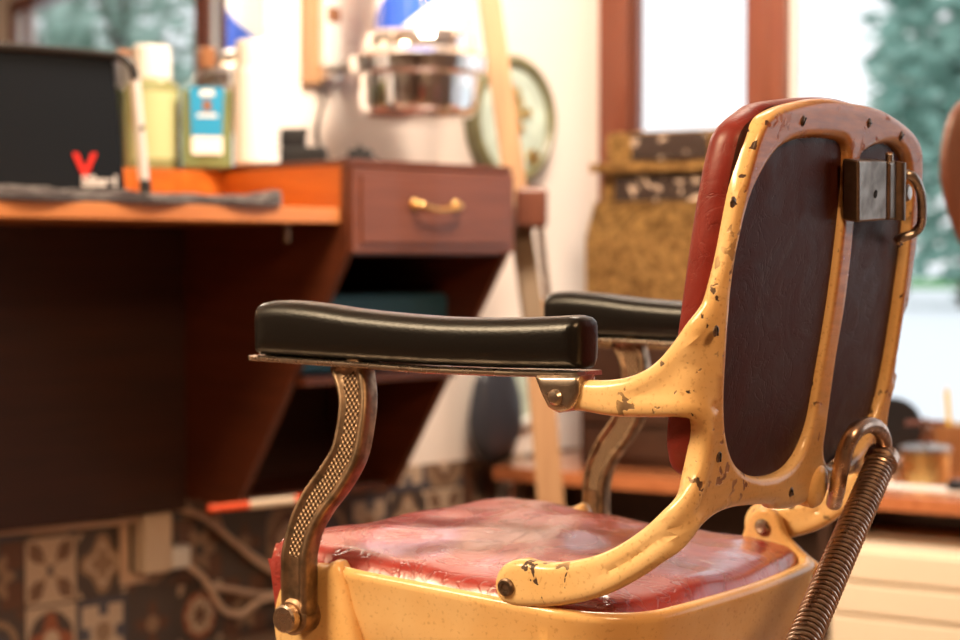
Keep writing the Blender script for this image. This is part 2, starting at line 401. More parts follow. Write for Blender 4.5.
def dist(P, loops):
    d = np.full(len(P), 1e9)
    for poly in loops:
        a = poly; b = np.roll(poly, -1, axis=0)
        for p, q in zip(a, b):
            v = q-p; L = v.dot(v)
            t = np.clip(((P-p)@v)/max(L, 1e-12), 0, 1)
            dd = P-(p+t[:, None]*v); d = np.minimum(d, np.hypot(dd[:, 0], dd[:, 1]))
    return d
def casting(outline, holes, mapf, hfun, step=.005, grid=.008, rings=(.0012, .003, .006, .010), two=True, shade=40):
    """a cast plate: outline and holes in plate coordinates, mapf(u, v, h) to space, hfun(distance to edge) = half thickness"""
    loops = [resample(outline, step)] + [resample(h, step) for h in holes]
    pts = [np.array(l) for l in loops]
    allp = list(np.vstack(pts)); nb = len(allp)
    edges = []; k = 0
    for l in loops:
        edges += [(k+i, k+(i+1) % len(l)) for i in range(len(l))]; k += len(l)
    cand = []
    for l in loops:
        t = np.roll(l, -1, axis=0)-np.roll(l, 1, axis=0); t /= np.linalg.norm(t, axis=1)[:, None]+1e-12
        nn = np.stack([-t[:, 1], t[:, 0]], 1)
        for r in rings:
            for sg in (1, -1):
                q = l+nn*sg*r
                ok = inside(q, loops[0])
                for h in loops[1:]: ok &= ~inside(q, h)
                q = q[ok]
                if len(q): q = q[dist(q, loops) > r*.93]
                cand.append(q)
    lo, hi = loops[0].min(0), loops[0].max(0)
    gx, gy = np.meshgrid(np.arange(lo[0], hi[0], grid), np.arange(lo[1], hi[1], grid))
    gx[1::2] += grid/2
    g = np.stack([gx.ravel(), gy.ravel()], 1)
    ok = inside(g, loops[0])
    for h in loops[1:]: ok &= ~inside(g, h)
    g = g[ok]; g = g[dist(g, loops) > rings[-1]*1.35]; cand.append(g)
    P = np.vstack([np.vstack(pts)]+[c for c in cand if len(c)])
    res = geometry.delaunay_2d_cdt([Vector(p) for p in P], edges, [], 0, 1e-6)
    V = np.array([(v.x, v.y) for v in res[0]]); F = [f for f in res[2]]
    cen = np.array([V[list(f)].mean(0) for f in F])
    ok = inside(cen, loops[0])
    for h in loops[1:]: ok &= ~inside(cen, h)
    F = [f for f, o in zip(F, ok) if o]
    D = dist(V, loops); D[D < 1e-5] = 0
    onb = D < 1e-5
    hh = [hfun(d, V[i]) for i, d in enumerate(D)]
    bm = bmesh.new()
    top = [bm.verts.new(mapf(V[i][0], V[i][1], hh[i])) for i in range(len(V))]
    bot = [bm.verts.new(mapf(V[i][0], V[i][1], -hh[i])) for i in range(len(V))]
    cnt = {}
    for f in F:
        try: bm.faces.new([top[i] for i in f]); bm.faces.new([bot[i] for i in reversed(f)])
        except ValueError: continue
        for a, b in zip(f, f[1:]+f[:1]): cnt[(a, b)] = cnt.get((a, b), 0)+1
    for (a, b) in cnt:
        if (b, a) not in cnt and hh[a] > 1e-6:
            try: bm.faces.new((top[b], top[a], bot[a], bot[b]))
            except ValueError: pass
    loose = [v for v in bm.verts if not v.link_faces]; bmesh.ops.delete(bm, geom=loose, context='VERTS')
    recalc(bm)
    return from_bm(bm, True, shade)
def rounded(T, r, plate=0, inner=.016, pil=0, pw=.05):
    def h(d, p=None):
        x = min(d, r); z = T/2-r+math.sqrt(max(0, r*r-(r-x)**2))
        if plate: z -= plate*min(1, max(0, (d-inner)/.004))
        if pil: z += pil*(1-math.exp(-(d/pw)**2))
        return z
    return h
def text_mesh(s, size, depth=.0006, bold=0):
    cu = bpy.data.curves.new('t', 'FONT'); cu.body = s; cu.size = size; cu.extrude = depth; cu.offset = bold; cu.align_x = 'CENTER'
    o = bpy.data.objects.new('t', cu); COL.objects.link(o); dg = bpy.context.evaluated_depsgraph_get()
    me = bpy.data.meshes.new_from_object(o.evaluated_get(dg)); bpy.data.objects.remove(o); return me

# ------------------------------------------------------------------ the room
YA = 3.68                                   # the wall with tiles and mirror
KX = 4.20                                   # the corner of the two walls
BD = Vector((.225, -.974, 0)).normalized()  # along the window wall, from the corner
BN = Vector((-BD.y, BD.x, 0))               # out of the window wall (outdoors)
K = Vector((KX, YA, 0))
ZC = 2.85
XL, YB = -2.6, -2.6
RB = math.atan2(BD.y, BD.x)                 # rotation of the window wall frame: local x along wall, local y = outdoors
def Bpt(a, o, z): return K + BD*a + BN*o + UPZ*z
MB_B = Matrix.Translation(K) @ Matrix.Rotation(RB, 4, 'Z')   # local x along BD, y = BN
def onB(px, py, o=0): return hit(px, py, K+BN*o, BN)
def Bco(p): q = p-K; return q.dot(BD), q.dot(BN), p.z

def wall_piece(name, quads_fn, m): ...
XR = KX+.231*(YA-YB)
RP = [(XL, YB), (XR, YB), (KX, YA), (XL, YA)]; fl = lambda x, y, h: (x, y, h)
mb = MB(); mb.prism(RP, fl, -.12, 0); mb.build('floor', M['floor'], kind='structure')
mb = MB(); mb.prism(RP, fl, ZC, ZC+.1); mb.build('ceiling', M['ceil'], kind='structure')
mb = MB(); mb.box((XL-.12, YB-.12, 0), (XL, YA+.12, ZC), 0); mb.build('wall_back', M['back_wall'], kind='structure')
mb = MB(); mb.box((XL-.12, YB-.12, 0), (XR+.02, YB, ZC), 0); mb.build('wall_right', M['back_wall'], kind='structure')
mb = MB(); mb.box((XL-.12, YA, 0), (KX+.05, YA+.15, ZC), 0); mb.build('wall_left', M['plaster'], kind='structure')
# tiles along the bottom of the left wall: patchwork of patterned cement tiles
def tile_wall():
    TS = .142; TZ = .165; st = .0052; x0, x1, z0, z1 = .9, 4.19, 0, .385
    XO = onY(22, 570, YA).x; ZO = onY(45, 606, YA).z
    nx, nz = int((x1-x0)/st), int((z1-z0)/st)
    X = x0+np.arange(nx)*st; Z = z0+np.arange(nz)*st
    gx, gz = np.meshgrid(X+st/2, Z+st/2)
    ix = np.floor((gx-XO)/TS).astype(int); iz = np.floor((gz-ZO)/TZ).astype(int)
    u = ((gx-XO)/TS-ix)*2-1; v = ((gz-ZO)/TZ-iz)*2-1
    h = (ix*7919+iz*104729+ix*iz*31) % 9
    for (qx, qz), k_ in {(0, 0): 0, (1, 0): 1, (0, -1): 7, (1, -1): 2, (2, -1): 4, (2, 0): 6, (3, -1): 3, (3, 0): 8, (4, 0): 4, (-1, 0): 8, (-1, -1): 6, (4, -1): 8, (5, 0): 5, (5, -1): 4, (6, 0): 6}.items(): h = np.where((ix == qx) & (iz == qz), k_, h)
    r = np.hypot(u, v); a = np.arctan2(v, u); au, av = abs(u), abs(v)
    cream = np.array([.47, .36, .27]); brown = np.array([.11, .05, .03]); blue = np.array([.065, .065, .085]); red = np.array([.26, .085, .04]); dk = np.array([.065, .048, .042]); tan = np.array([.26, .17, .11])
    C = np.zeros(gx.shape+(3,)); G = 1.15
    def put(mask, c): C[mask] = c
    sets = [
        (cream, [(lambda: (np.hypot(au-.5, av-.5) < .30+.08*np.cos(4*a*2)), brown), (lambda: (abs(au-av) < .07), tan), (lambda: r < .12, blue)]),
        (dk, [(lambda: r < .75+.16*np.cos(4*a), tan), (lambda: r < .55+.13*np.cos(4*a), cream), (lambda: r < .38+.1*np.cos(4*a), tan), (lambda: au+av > 1.65, cream)]),
        (blue, [(lambda: np.maximum(au, av) < .8, cream), (lambda: (np.minimum(au, av) < .18), blue), (lambda: r < .5, cream), (lambda: r < .32, tan)]),
        (dk, [(lambda: (r < .72), red), (lambda: r < .55+.06*np.cos(8*a), cream), (lambda: r < .28+.1*np.cos(6*a), brown), (lambda: (np.hypot(au-1, av-1) < .35), cream)]),
        (dk, [(lambda: r < .5+.2*np.cos(4*a), brown), (lambda: r < .25, tan)]),
        (tan, [(lambda: (au+av) < .9, brown), (lambda: (au+av) < .6, cream), (lambda: r < .22, red), (lambda: np.hypot(au-1, av-1) < .3, blue)]),
        (dk, [(lambda: abs(r-.7) < .1, tan), (lambda: r < .35+.15*np.cos(8*a), blue), (lambda: np.hypot(au-1, av-1) < .3, brown)]),
        (cream, [(lambda: r < .85, dk), (lambda: r < .62+.2*np.cos(4*a), red), (lambda: r < .3, cream)]),
        (brown, [(lambda: (au < .2) | (av < .2), dk), (lambda: r < .55+.15*np.cos(6*a), tan), (lambda: r < .2, dk)]),
    ]
    for k, (bg, lay) in enumerate(sets):
        mk = h == k; put(mk, bg)
        for fn, c in lay: put(mk & fn(), c)
    put(np.maximum(au, av) > .97, np.array([.05, .04, .035]))
    vx, vz = np.meshgrid(x0+np.arange(nx+1)*st, z0+np.arange(nz+1)*st)
    V = np.stack([vx.ravel(), np.full(vx.size, YA-.008), vz.ravel()], 1)
    i, j = np.meshgrid(np.arange(nx), np.arange(nz)); a0 = (j*(nx+1)+i).ravel()
    F = np.stack([a0, a0+1, a0+nx+2, a0+nx+1], 1)
    me = bpy.data.meshes.new('tiles'); me.from_pydata(V.tolist(), [], F.tolist())
    at_ = me.color_attributes.new('Col', 'FLOAT_COLOR', 'CORNER')
    cc = np.ones((nx*nz, 4)); cc[:, :3] = C.reshape(-1, 3)*G; at_.data.foreach_set('color', np.repeat(cc, 4, axis=0).ravel())
    bm = bmesh.new(); bm.from_mesh(me)
    # depth behind the tile face down to the wall
    be = [e for e in bm.edges if len(e.link_faces) == 1]
    ex = bmesh.ops.extrude_edge_only(bm, edges=be)
    for g in ex['geom']:
        if isinstance(g, bmesh.types.BMVert): g.co.y = YA
    bm.to_mesh(me); bm.free()
    link('trim_1', me, vcol('patchwork_tiles', .35), kind='structure')
tile_wall()

# window wall: solid below the sill and above, posts between
SILL = .44
WT = .16
def bbox(mb, a0, a1, o0, o1, z0, z1, bev=.003): mb.box((a0, o0, z0), (a1, o1, z1), bev, mat=MB_B)
LB = 6.2
mb = MB(); bbox(mb, -.15, LB, 0, WT, 0, SILL, 0); bbox(mb, -.15, LB, 0, WT, 2.45, ZC, 0); bbox(mb, -.15, .02, 0, WT, 0, ZC, 0); mb.build('wall_front', M['plaster'], kind='structure')
# frame posts found from the photograph
def bpos(px): return Bco(onB(px, 100))[0]
a1, a2 = bpos(600), bpos(629)
b1, b2 = bpos(748), bpos(787)
print('BPOS', a1, a2, b1, b2)
wins = [(a1, b1+(b2-b1)*.5), (b1+(b2-b1)*.5, 2.25), (2.25, 3.1), (3.1, 5.9)]
pw = (b2-b1)*.5
for i, (s, e) in enumerate(wins):
    w = empty('window_%d' % (i+1), Bpt((s+e)/2, .06, SILL), RB, kind='structure')
    mb = MB()
    l0 = s+(.0 if i == 0 else 0); lw = (a2-a1) if i == 0 else pw
    bbox(mb, s, s+lw, -.01, .10, SILL, 2.45); bbox(mb, e-pw, e, -.01, .10, SILL, 2.45)
    bbox(mb, s+lw, e-pw, -.01, .10, SILL, SILL+.05); bbox(mb, s+lw, e-pw, -.01, .10, 2.38, 2.45)
    mb.build('window_frame', M['frame_wood'], w, world=True)
    mb = MB(); bbox(mb, s+lw, e-pw, .045, .051, SILL+.05, 2.38, 0); mb.build('pane', M['pane'], w, world=True)
    mb = MB(); bbox(mb, s+lw, s+lw+.018, .02, .045, SILL+.05, 2.38); bbox(mb, e-pw-.018, e-pw, .02, .045, SILL+.05, 2.38); bbox(mb, s+lw+.018, e-pw-.018, .02, .045, SILL+.05, SILL+.07)
    mb.build('glazing_bead', M['white_plastic'] if i else M['frame_dark'], w, world=True)
mb = MB(); bbox(mb, 5.9, LB+.3, 0, WT, 0, ZC, 0); mb.build('trim_2', M['plaster'], kind='structure')

# ------------------------------------------------------------------ desk, backboard, drawer cabinet
YC = 3.0
zt = onY(345, 165, YC).z; zd1 = onY(357, 247, YC).z
cx0 = onY(347, 200, YC).x; cx1 = onY(511, 200, YC).x
zdk = onY(340, 208, YC+.02).z
ZD = zdk                                  # desk surface
bot_y = 3.40; zb = hit(236, 507, (cx0, 0, 0), (1, 0, 0)).z
bot_y = hit(236, 507, (cx0, 0, 0), (1, 0, 0)).y
print('CAB', zt, zd1, cx0, cx1, zdk, zb, bot_y)
YW = YA-.012
cab = empty('drawer_cabinet', ((cx0+cx1)/2, (YC+YW)/2, zb), label='wall-hung mahogany drawer cabinet with a sloping open front, right of the desk', cat='cabinet')
def side_poly(): return [(YC, zt), (YW, zt), (YW, zb), (bot_y, zb), (YC, zd1-.01)]
mb = MB(); mb.prism(side_poly(), lambda y, z, h: (h, y, z), cx0, cx0+.02, .0015); mb.build('side_panel', M['orange_wood'] if False else M['cab_side'], cab, world=True)
mb = MB(); mb.prism(side_poly(), lambda y, z, h: (h, y, z), cx1-.02, cx1, .0015); mb.build('side_panel', M['cab_side'], cab, world=True)
mb = MB(); mb.box((cx0+.0, YC-.004, zt), (cx1, YW, zt+.014), .002); mb.build('cabinet_top', M['cab_side'], cab, world=True)
mb = MB(); mb.box((cx0+.02, YW-.012, zb), (cx1-.02, YW, zt), 0); mb.build('back_panel', M['panel_wood'], cab, world=True)
mb = MB(); mb.box((cx0+.02, YC+.01, zd1-.018), (cx1-.02, YW-.012, zd1), .001); mb.build('drawer_floor', M['cab_wood'], cab, world=True)
zs = onY(300, 378, 3.17).z
mb = MB(); mb.box((cx0+.02, 3.17, zs-.02), (cx1-.02, YW-.012, zs), .001); mb.build('shelf', M['cab_side'], cab, world=True)
mb = MB(); mb.box((cx0+.02, bot_y+.01, zb), (cx1-.02, YW-.012, zb+.018), .001); mb.build('bottom_panel', M['cab_side'], cab, world=True)
dr = MB(); dr.box((cx0+.006, YC-.012, zd1-.012), (cx1-.002, YC, zt-.004), .003)
dr.box((cx0+.028, YC-.018, zd1+.008), (cx1-.026, YC-.006, zt-.022), .003)
drawer = dr.build('drawer', M['cab_wood'], cab, world=True)
hp0, hp1 = onY(418, 204, YC-.03), onY(459, 206, YC-.03)
mb = MB(); hz = (hp0.z+hp1.z)/2; yh = YC-.018
pts = [(hp0.x, yh, hz), (hp0.x, yh-.018, hz), (hp0.x+.012, yh-.024, hz-.004), ((hp0.x+hp1.x)/2, yh-.024, hz-.012), (hp1.x-.012, yh-.024, hz-.004), (hp1.x, yh-.018, hz), (hp1.x, yh, hz)]
mb.tube([Vector(p) for p in catmull(pts, 5, False)], .0055, 10)
mb.cyl((hp0.x, yh, hz), (hp0.x, yh-.006, hz), .013); mb.cyl((hp1.x, yh, hz), (hp1.x, yh-.006, hz), .013)
h = mb.build('handle', M['brass'], None, label='curved brass pull handle')
h.parent = drawer; h.data.transform(Matrix.Translation(cab.location).inverted())

# riser carrying the bottles between mirror and desk
rx0 = 2.20
mb = MB(); mb.box((rx0, 3.44, ZD+.0005), (cx0-.001, YW, zt), .002)
mb.build('riser_box', M['orange_wood'], label='low orange-brown riser box at the back of the desk, under the bottles', cat='shelf')
# side panel above the desk is the same orange lacquer seen from the desk side
mb = MB(); mb.box((cx0-.004, YC+.02, ZD+.001), (cx0-.0003, 3.438, zt-.0), .001)
mb.build('side_facing', M['orange_wood'], cab, world=True, label='orange lacquered facing above the desk')

desk = empty('barber_desk', (1.2, 3.35, ZD-.03), label='long wall desk with a thin brown top and dark backboard, left of the chair', cat='desk')
mb = MB(); mb.box((-.6, YC+.02, ZD-.034), (cx0-.001, YW, ZD), .004); mb.build('desk_top', M['desk_top'], desk, world=True)
zp = (onY(10, 526, 3.62).z+onY(230, 506, 3.62).z)/2
mb = MB(); mb.box((-.6, 3.60, zp), (cx0-.001, YW, ZD-.036), .002); mb.build('backboard', M['panel_wood'], desk, world=True)
hx = onY(287, 225, YC+.10)
mb = MB(); mb.cyl((hx.x, YC+.10, ZD-.036), (hx.x, YC+.10, ZD-.075), .008); mb.build('cable_hook', M['nickel'], desk, world=True)

# mirror
mx1 = onY(262, 100, YA).x
mir = empty('wall_mirror', (mx1-1.4, YA, zt+.02), label='wide frameless wall mirror above the desk', cat='mirror')
mb = MB(); mb.box((mx1-2.6, YA-.010, zt+.02), (mx1-.004, YA-.002, 2.3), 0); mb.build('mirror_glass', M['mirror'], mir, world=True)
mb = MB(); mb.box((mx1-.004, YA-.014, zt+.02), (mx1+.006, YA, 2.3), .001); mb.build('edge_strip', M['white_plastic'], mir, world=True)

# vertical wooden post with hanging trimmer
p = onY(305, 40, YA-.02); q = onY(321, 40, YA-.02)
mb = MB(); zz = onY(312, 84, YA-.02).z
mb.box((p.x, YA-.03, zz), (q.x, YA, 2.3), .003); mb.build('wall_batten', M['plank'], label='narrow pinkish wooden batten on the wall right of the mirror', cat='batten')
t0 = onY(333, 50, YA-.05)
tr = empty('hair_clipper', (t0.x, YA-.03, onY(333, 82, YA-.05).z), label='silver and pale hair clipper hanging with its cord on the wall beside the batten', cat='clipper')
zl = onY(333, 80, YA-.05).z
mb = MB(); mb.box((t0.x-.03, YA-.055, zl+.03), (t0.x+.03, YA-.012, zl+.21), .010, seg=3); mb.build('body', M['white_plastic'], tr, world=True)
mb = MB(); mb.box((t0.x-.026, YA-.05, zl), (t0.x+.026, YA-.016, zl+.03), .004); mb.build('blade_head', M['chrome'], tr, world=True)
mb = MB(); mb.box((t0.x-.022, YA-.058, zl+.15), (t0.x+.022, YA-.05, zl+.19), .004); mb.build('thumb_plate', M['amber'], tr, world=True)
mb = MB(); mb.box((t0.x-.010, YA-.012, zl+.12), (t0.x+.010, YA, zl+.15), .002); mb.build('wall_hook', M['steel'], tr, world=True)
cp = [onY(x, y, YA-.03) for x, y in ((321, 84), (324, 100), (319, 118), (318, 140), (326, 158))]
cp += [Vector((cp[-1].x+.01, YA-.05, zt+.02))]
mb = MB(); mb.tube([Vector(v) for v in catmull([tuple(c) for c in cp], 5, False)], .005, 8); mb.build('cord', M['black_plastic'], tr, world=True)

# ------------------------------------------------------------------ barber pole lamp
PYc = 3.36; pc = onY(418, 100, PYc); pX = pc.x
def pz(y): return onY(418, y, PYc).z
pole = empty('barber_pole', (pX, PYc, pz(123)), label='barber pole with blue and red stripes above a polished chrome cup, over the cabinet', cat='barber pole')
T0 = Matrix.Translation((pX, PYc, 0))
sc = (pX+PYc)*R2/FPX*1.12
cup = [(0, pz(122)), (30*sc, pz(123)), (48*sc, pz(118)), (53*sc, pz(108)), (54*sc, pz(78)), (61*sc, pz(74)), (62*sc, pz(60)), (57*sc, pz(55)), (50*sc, pz(50)), (49*sc, pz(38)), (44*sc, pz(33)), (40*sc, pz(32)), (0, pz(32))]
mb = MB(); mb.lathe(cup, T0, 48, cap=False); mb.build('chrome_cup', M['chrome'], pole, world=True, sharp=50)
def stripes():
    m, nt, b, L = newmat('barber_stripes')
    tc = node(nt, 'ShaderNodeTexCoord'); sp = node(nt, 'ShaderNodeSeparateXYZ'); L.new(tc.outputs['Object'], sp.inputs[0])
    at2 = node(nt, 'ShaderNodeMath', operation='ARCTAN2'); L.new(sp.outputs['Y'], at2.inputs[0]); L.new(sp.outputs['X'], at2.inputs[1])
    k = node(nt, 'ShaderNodeMath', operation='MULTIPLY'); k.inputs[1].default_value = 1/(2*PI); L.new(at2.outputs[0], k.inputs[0])
    z = node(nt, 'ShaderNodeMath', operation='MULTIPLY_ADD'); z.inputs[1].default_value = -1.9; L.new(sp.outputs['Z'], z.inputs[0]); L.new(k.outputs[0], z.inputs[2])
    ad = node(nt, 'ShaderNodeMath', operation='ADD'); ad.inputs[1].default_value = STR_PH; L.new(z.outputs[0], ad.inputs[0])
    fr = node(nt, 'ShaderNodeMath', operation='FRACT'); L.new(ad.outputs[0], fr.inputs[0])
    r = ramp(nt, fr.outputs[0], [(0, (.05, .13, .62)), (.22, (.92, .92, .92)), (.56, (.75, .03, .025)), (.74, (.92, .92, .92))], 'CONSTANT')
    L.new(r.outputs[0], b.inputs['Base Color']); b.inputs['Roughness'].default_value = .15; b.inputs['Coat Weight'].default_value = .5
    L.new(r.outputs[0], b.inputs['Emission Color']); b.inputs['Emission Strength'].default_value = .55
    return m
STR_PH = .09
zc0 = pz(32)
mb = MB(); mb.lathe([(0, zc0), (38*sc, zc0), (38*sc, zc0+.62), (0, zc0+.62)], T0, 48, cap=False)
cyl = mb.build('striped_cylinder', stripes(), pole, world=True, label='lit cylinder with blue and red diagonal stripes')
mb = MB(); mb.lathe([(0, zc0+.62), (50*sc, zc0+.62), (62*sc, zc0+.68), (40*sc, zc0+.78), (0, zc0+.82)], T0, 48, cap=False); mb.build('chrome_cap', M['chrome'], pole, world=True)
mb = MB(); mb.lathe([(46*sc, zc0), (46*sc, zc0+.62)], T0, 48, cap=False); mb.build('glass_sleeve', M['pane'], pole, world=True)
for zz in (pz(66), zc0+.64):
    mb = MB(); mb.box((pX-.02, PYc+.08, zz), (pX+.02, YA, zz+.03), .003); mb.build('wall_bracket', M['chrome'], pole, world=True)

# ------------------------------------------------------------------ things on the desk
# black sheet in a tube frame
db = []
def bd(px, py, off=0.0):                    # upright, turned a little from the desk edge
    n = Vector((-.55, -.83, 0)).normalized(); p0 = onZ(60, 999, ZD) if False else Vector((2.02, 3.17, ZD))
    return hit(px, py, p0-n*off, n)
bn = Vector((-.55, -.83, 0)).normalized()
st = empty('tool_caddy', (2.02, 3.17, ZD), label='blue-black sheet held in a black bent-tube stand with a pale bar, on the desk', cat='stand')
poly = [(-60, 40), (0, 45), (60, 50), (113, 60), (119, 120), (125, 189), (60, 190), (-60, 190)]
mb = MB(); 
def prism3(mb, fn, poly, t0, t1):
    def f(b):
        lo = [b.verts.new(fn(x, y) + bn*t0) for x, y in poly]; hi = [b.verts.new(fn(x, y) + bn*t1) for x, y in poly]; n = len(poly)
        b.faces.new(lo); b.faces.new(hi[::-1])
        for k in range(n): b.faces.new((lo[k], lo[(k+1) % n], hi[(k+1) % n], hi[k]))
        recalc(b)
    mb._new(f)
prism3(mb, bd, poly, 0, -.02); mb.build('sheet', M['navy_black'], st, world=True, sharp=20)
tp = [(-70, 46), (0, 47), (60, 51), (105, 55), (122, 58), (132, 66), (135, 80)]
mb = MB(); mb.tube([Vector(v)-bn*-.004 for v in catmull([tuple(bd(x, y)) for x, y in tp], 6, False)], .0085, 12); mb.build('tube_frame', M['black_plastic'], st, world=True)
mb = MB(); mb.tube([bd(135, 78), bd(144, 180)], .0105, 14); mb.build('pale_bar', M['grey_bar'], st, world=True, label='pale grey bar with a black dot')
mb = MB(); c = bd(142, 128)+bn*.009; mb.cyl(c, c+bn*.004, .005); mb.build('button', M['hole'], st, world=True)
f0 = bd(145, 185); mb = MB(); mb.cyl((f0.x, f0.y, ZD), (f0.x, f0.y, f0.z+.01), .014, r2=.011); mb.build('foot', M['black_plastic'], st, world=True)
def place_text(s, px, py, size, mat_, name, bold=0.0):
    me = text_mesh(s, size, .0008, bold)
    xax = Vector((-bn.y, bn.x, 0)); 
    if xax.dot(RIGHT) < 0: xax = -xax
    p = bd(px, py)+bn*.0012
    me.transform(Matrix(((xax.x, 0, bn.x, p.x), (xax.y, 0, bn.y, p.y), (0, 1, 0, p.z), (0, 0, 0, 1))))
    link(name, me, mat_, st, world=True)
place_text('V', 85, 178, .072, M['red'], 'emblem_letter', .002)
place_text('Sibael', 99.5, 186, .031, M['text_white'], 'lettering', .0012)

# dark towel
def towel():
    x0, x1, y0, y1 = 1.62, onY(264, 200, YC+.08).x, YC+.014, YC+.115
    nx, ny = 90, 16; bm = bmesh.new(); top = []; bot = []
    for i in range(nx+1):
        rt, rb_ = [], []
        for j in range(ny+1):
            u, v = i/nx, j/ny
            x = x0+(x1-x0)*u + .006*math.sin(v*23+u*5); y = y0+(y1-y0)*v + .008*math.sin(u*19)
            edge = min(1, min(v, 1-v)*5, min(u, 1-u)*14)**.5
            z = .006+.014*edge*(1-.5*u)+.010*max(0, 1-u*4)+.006*math.sin(u*26+v*4)+.004*math.sin(u*61+v*11)+random.uniform(-.001, .001)
            if u > .93: z += .022*(u-.93)/.07*(1-v*.5)
            rt.append(bm.verts.new((x, y, ZD+.002+max(.006, z)))); rb_.append(bm.verts.new((x, y, ZD+.001)))
        top.append(rt); bot.append(rb_)
    for i in range(nx):
        for j in range(ny):
            bm.faces.new((top[i][j], top[i+1][j], top[i+1][j+1], top[i][j+1])); bm.faces.new((bot[i][j], bot[i][j+1], bot[i+1][j+1], bot[i+1][j]))
    for i in range(nx):
        for r in (0, ny): bm.faces.new((top[i][r], top[i+1][r], bot[i+1][r], bot[i][r]))
    for j in range(ny):
        for r in (0, nx): bm.faces.new((top[r][j], top[r][j+1], bot[r][j+1], bot[r][j]))
    recalc(bm)
    link('towel', from_bm(bm), M['towel'], label='dark crumpled towel lying along the front edge of the desk', cat='towel')
towel()

def spray_bottle():
    c = onY(152, 100, 3.56); X, Y = c.x, 3.56; z0 = zt; s = (X+Y)*R2/FPX
    def z(y): return onY(152, y, Y).z
    b = empty('tonic_bottle', (X, Y, z0), label='yellow-green tonic bottle with a fat white cap, left of the blue-labelled bottle', cat='bottle')
    T = Matrix.Translation((X, Y, 0)); w = 28*s
    mb = MB(); mb.lathe([(0, z0), (w-.006, z0), (w, z0+.008), (w, z(92)), (w*.9, z(84)), (w*.55, z(78)), (w*.5, z(74)), (0, z(74))], T, 32, cap=False); mb.build('body', M['tonic'], b, world=True)
    mb = MB(); mb.lathe([(0, z(80)), (19*s, z(80)), (20*s, z(77)), (19*s, z(48)), (17*s, z(46)), (0, z(46))], T, 32, cap=False); mb.build('cap', M['white_plastic'], b, world=True)
    mb = MB(); mb.cyl((X, Y, z(58)), Vector((X, Y, z(54)))-RIGHT*(34*s), .016, r2=.013); mb.build('nozzle', M['amber'], b, world=True)
    mb = MB(); mb.box((X-.06, Y-.0, z(135)), (X-.0, Y+.001, z(100)), 0) if False else None
    mb = MB(); lw = w*1.01
    # wrap-round paper label on the camera side
    pts = [(lw*math.cos(a), lw*math.sin(a)) for a in np.linspace(math.radians(195), math.radians(300), 14)]
    bm = bmesh.new(); ra = [bm.verts.new((X+x, Y+y, z(160))) for x, y in pts]; rb_ = [bm.verts.new((X+x, Y+y, z(93))) for x, y in pts]
    for k in range(13): bm.faces.new((ra[k], ra[k+1], rb_[k+1], rb_[k]))
    link('label', from_bm(bm), plain('pale_green_label', (.44, .46, .24), .5), b, world=True)
spray_bottle()
def square_bottle():
    Y = 3.45; c = onY(207, 100, Y); X = c.x; s = (X+Y)*R2/FPX; z0 = zt
    def z(y): return onY(206, y, Y).z
    rot = math.radians(-45)+.15
    b = empty('aftershave_bottle', (X, Y, z0), rot, label='square clear glass bottle with a bright blue label', cat='bottle')
    w = 27*s; d = .032
    mb = MB(); mb.box((-w, -d, 0.001), (w, d, z(82)-z0), .012, seg=3); mb.build('body', M['bottle_glass'], b)
    mb = MB(); mb.box((-w+.006, -d+.006, 0.006), (w-.006, d-.006, z(90)-z0), .009, seg=3); mb.build('liquid', M['tonic_green'], b)
    mb = MB(); mb.lathe([(w*.8, z(84)-z0), (w*.45, z(74)-z0), (.016, z(70)-z0), (.016, z(64)-z0)], Matrix(), 24); mb.build('neck', M['bottle_glass'], b)
    mb = MB(); mb.lathe([(0, z(68)-z0), (.021, z(68)-z0), (.022, z(50)-z0), (.018, z(48)-z0), (0, z(48)-z0)], Matrix(), 24, cap=False); mb.build('cap', M['amber'], b)
    f = lambda x, y, h: (x, -d-.0006-h, y)
    lx = 17*s; zl0, zl1 = z(137)-z0, z(88)-z0
    mb = MB(); mb.prism([(-lx*.9, zl0), (lx*.85, zl0), (lx, zl1), (-lx, zl1)], f, 0, .0008); lab = mb.build('blue_label', M['blue_label'], b)
    mb = MB(); mb.prism([(-lx*.9, z(155)-z0), (lx*.9, z(155)-z0), (lx*.9, zl0-.001), (-lx*.9, zl0-.001)], f, 0, .0008); mb.build('paper_label', M['paper'], b)
    mb = MB(); mb.prism([(-.010, z(112)-z0), (.010, z(112)-z0), (.009, z(102)-z0), (0, z(100)-z0), (-.009, z(102)-z0)], f, .0009, .0016)
    o = mb.build('emblem', M['amber'], None); o.parent = lab
    mb = MB(); mb.prism([(-.024, z(118)-z0), (.024, z(118)-z0), (.022, z(115)-z0), (-.022, z(115)-z0)], f, .0009, .0016); o = mb.build('print_band', M['paper'], None); o.parent = lab; mb = MB(); mb.prism([(-.018, z(97)-z0), (.018, z(97)-z0), (.014, z(91)-z0), (-.014, z(91)-z0)], f, .0009, .0016)
    o = mb.build('print_band', M['paper'], None); o.parent = lab
square_bottle()
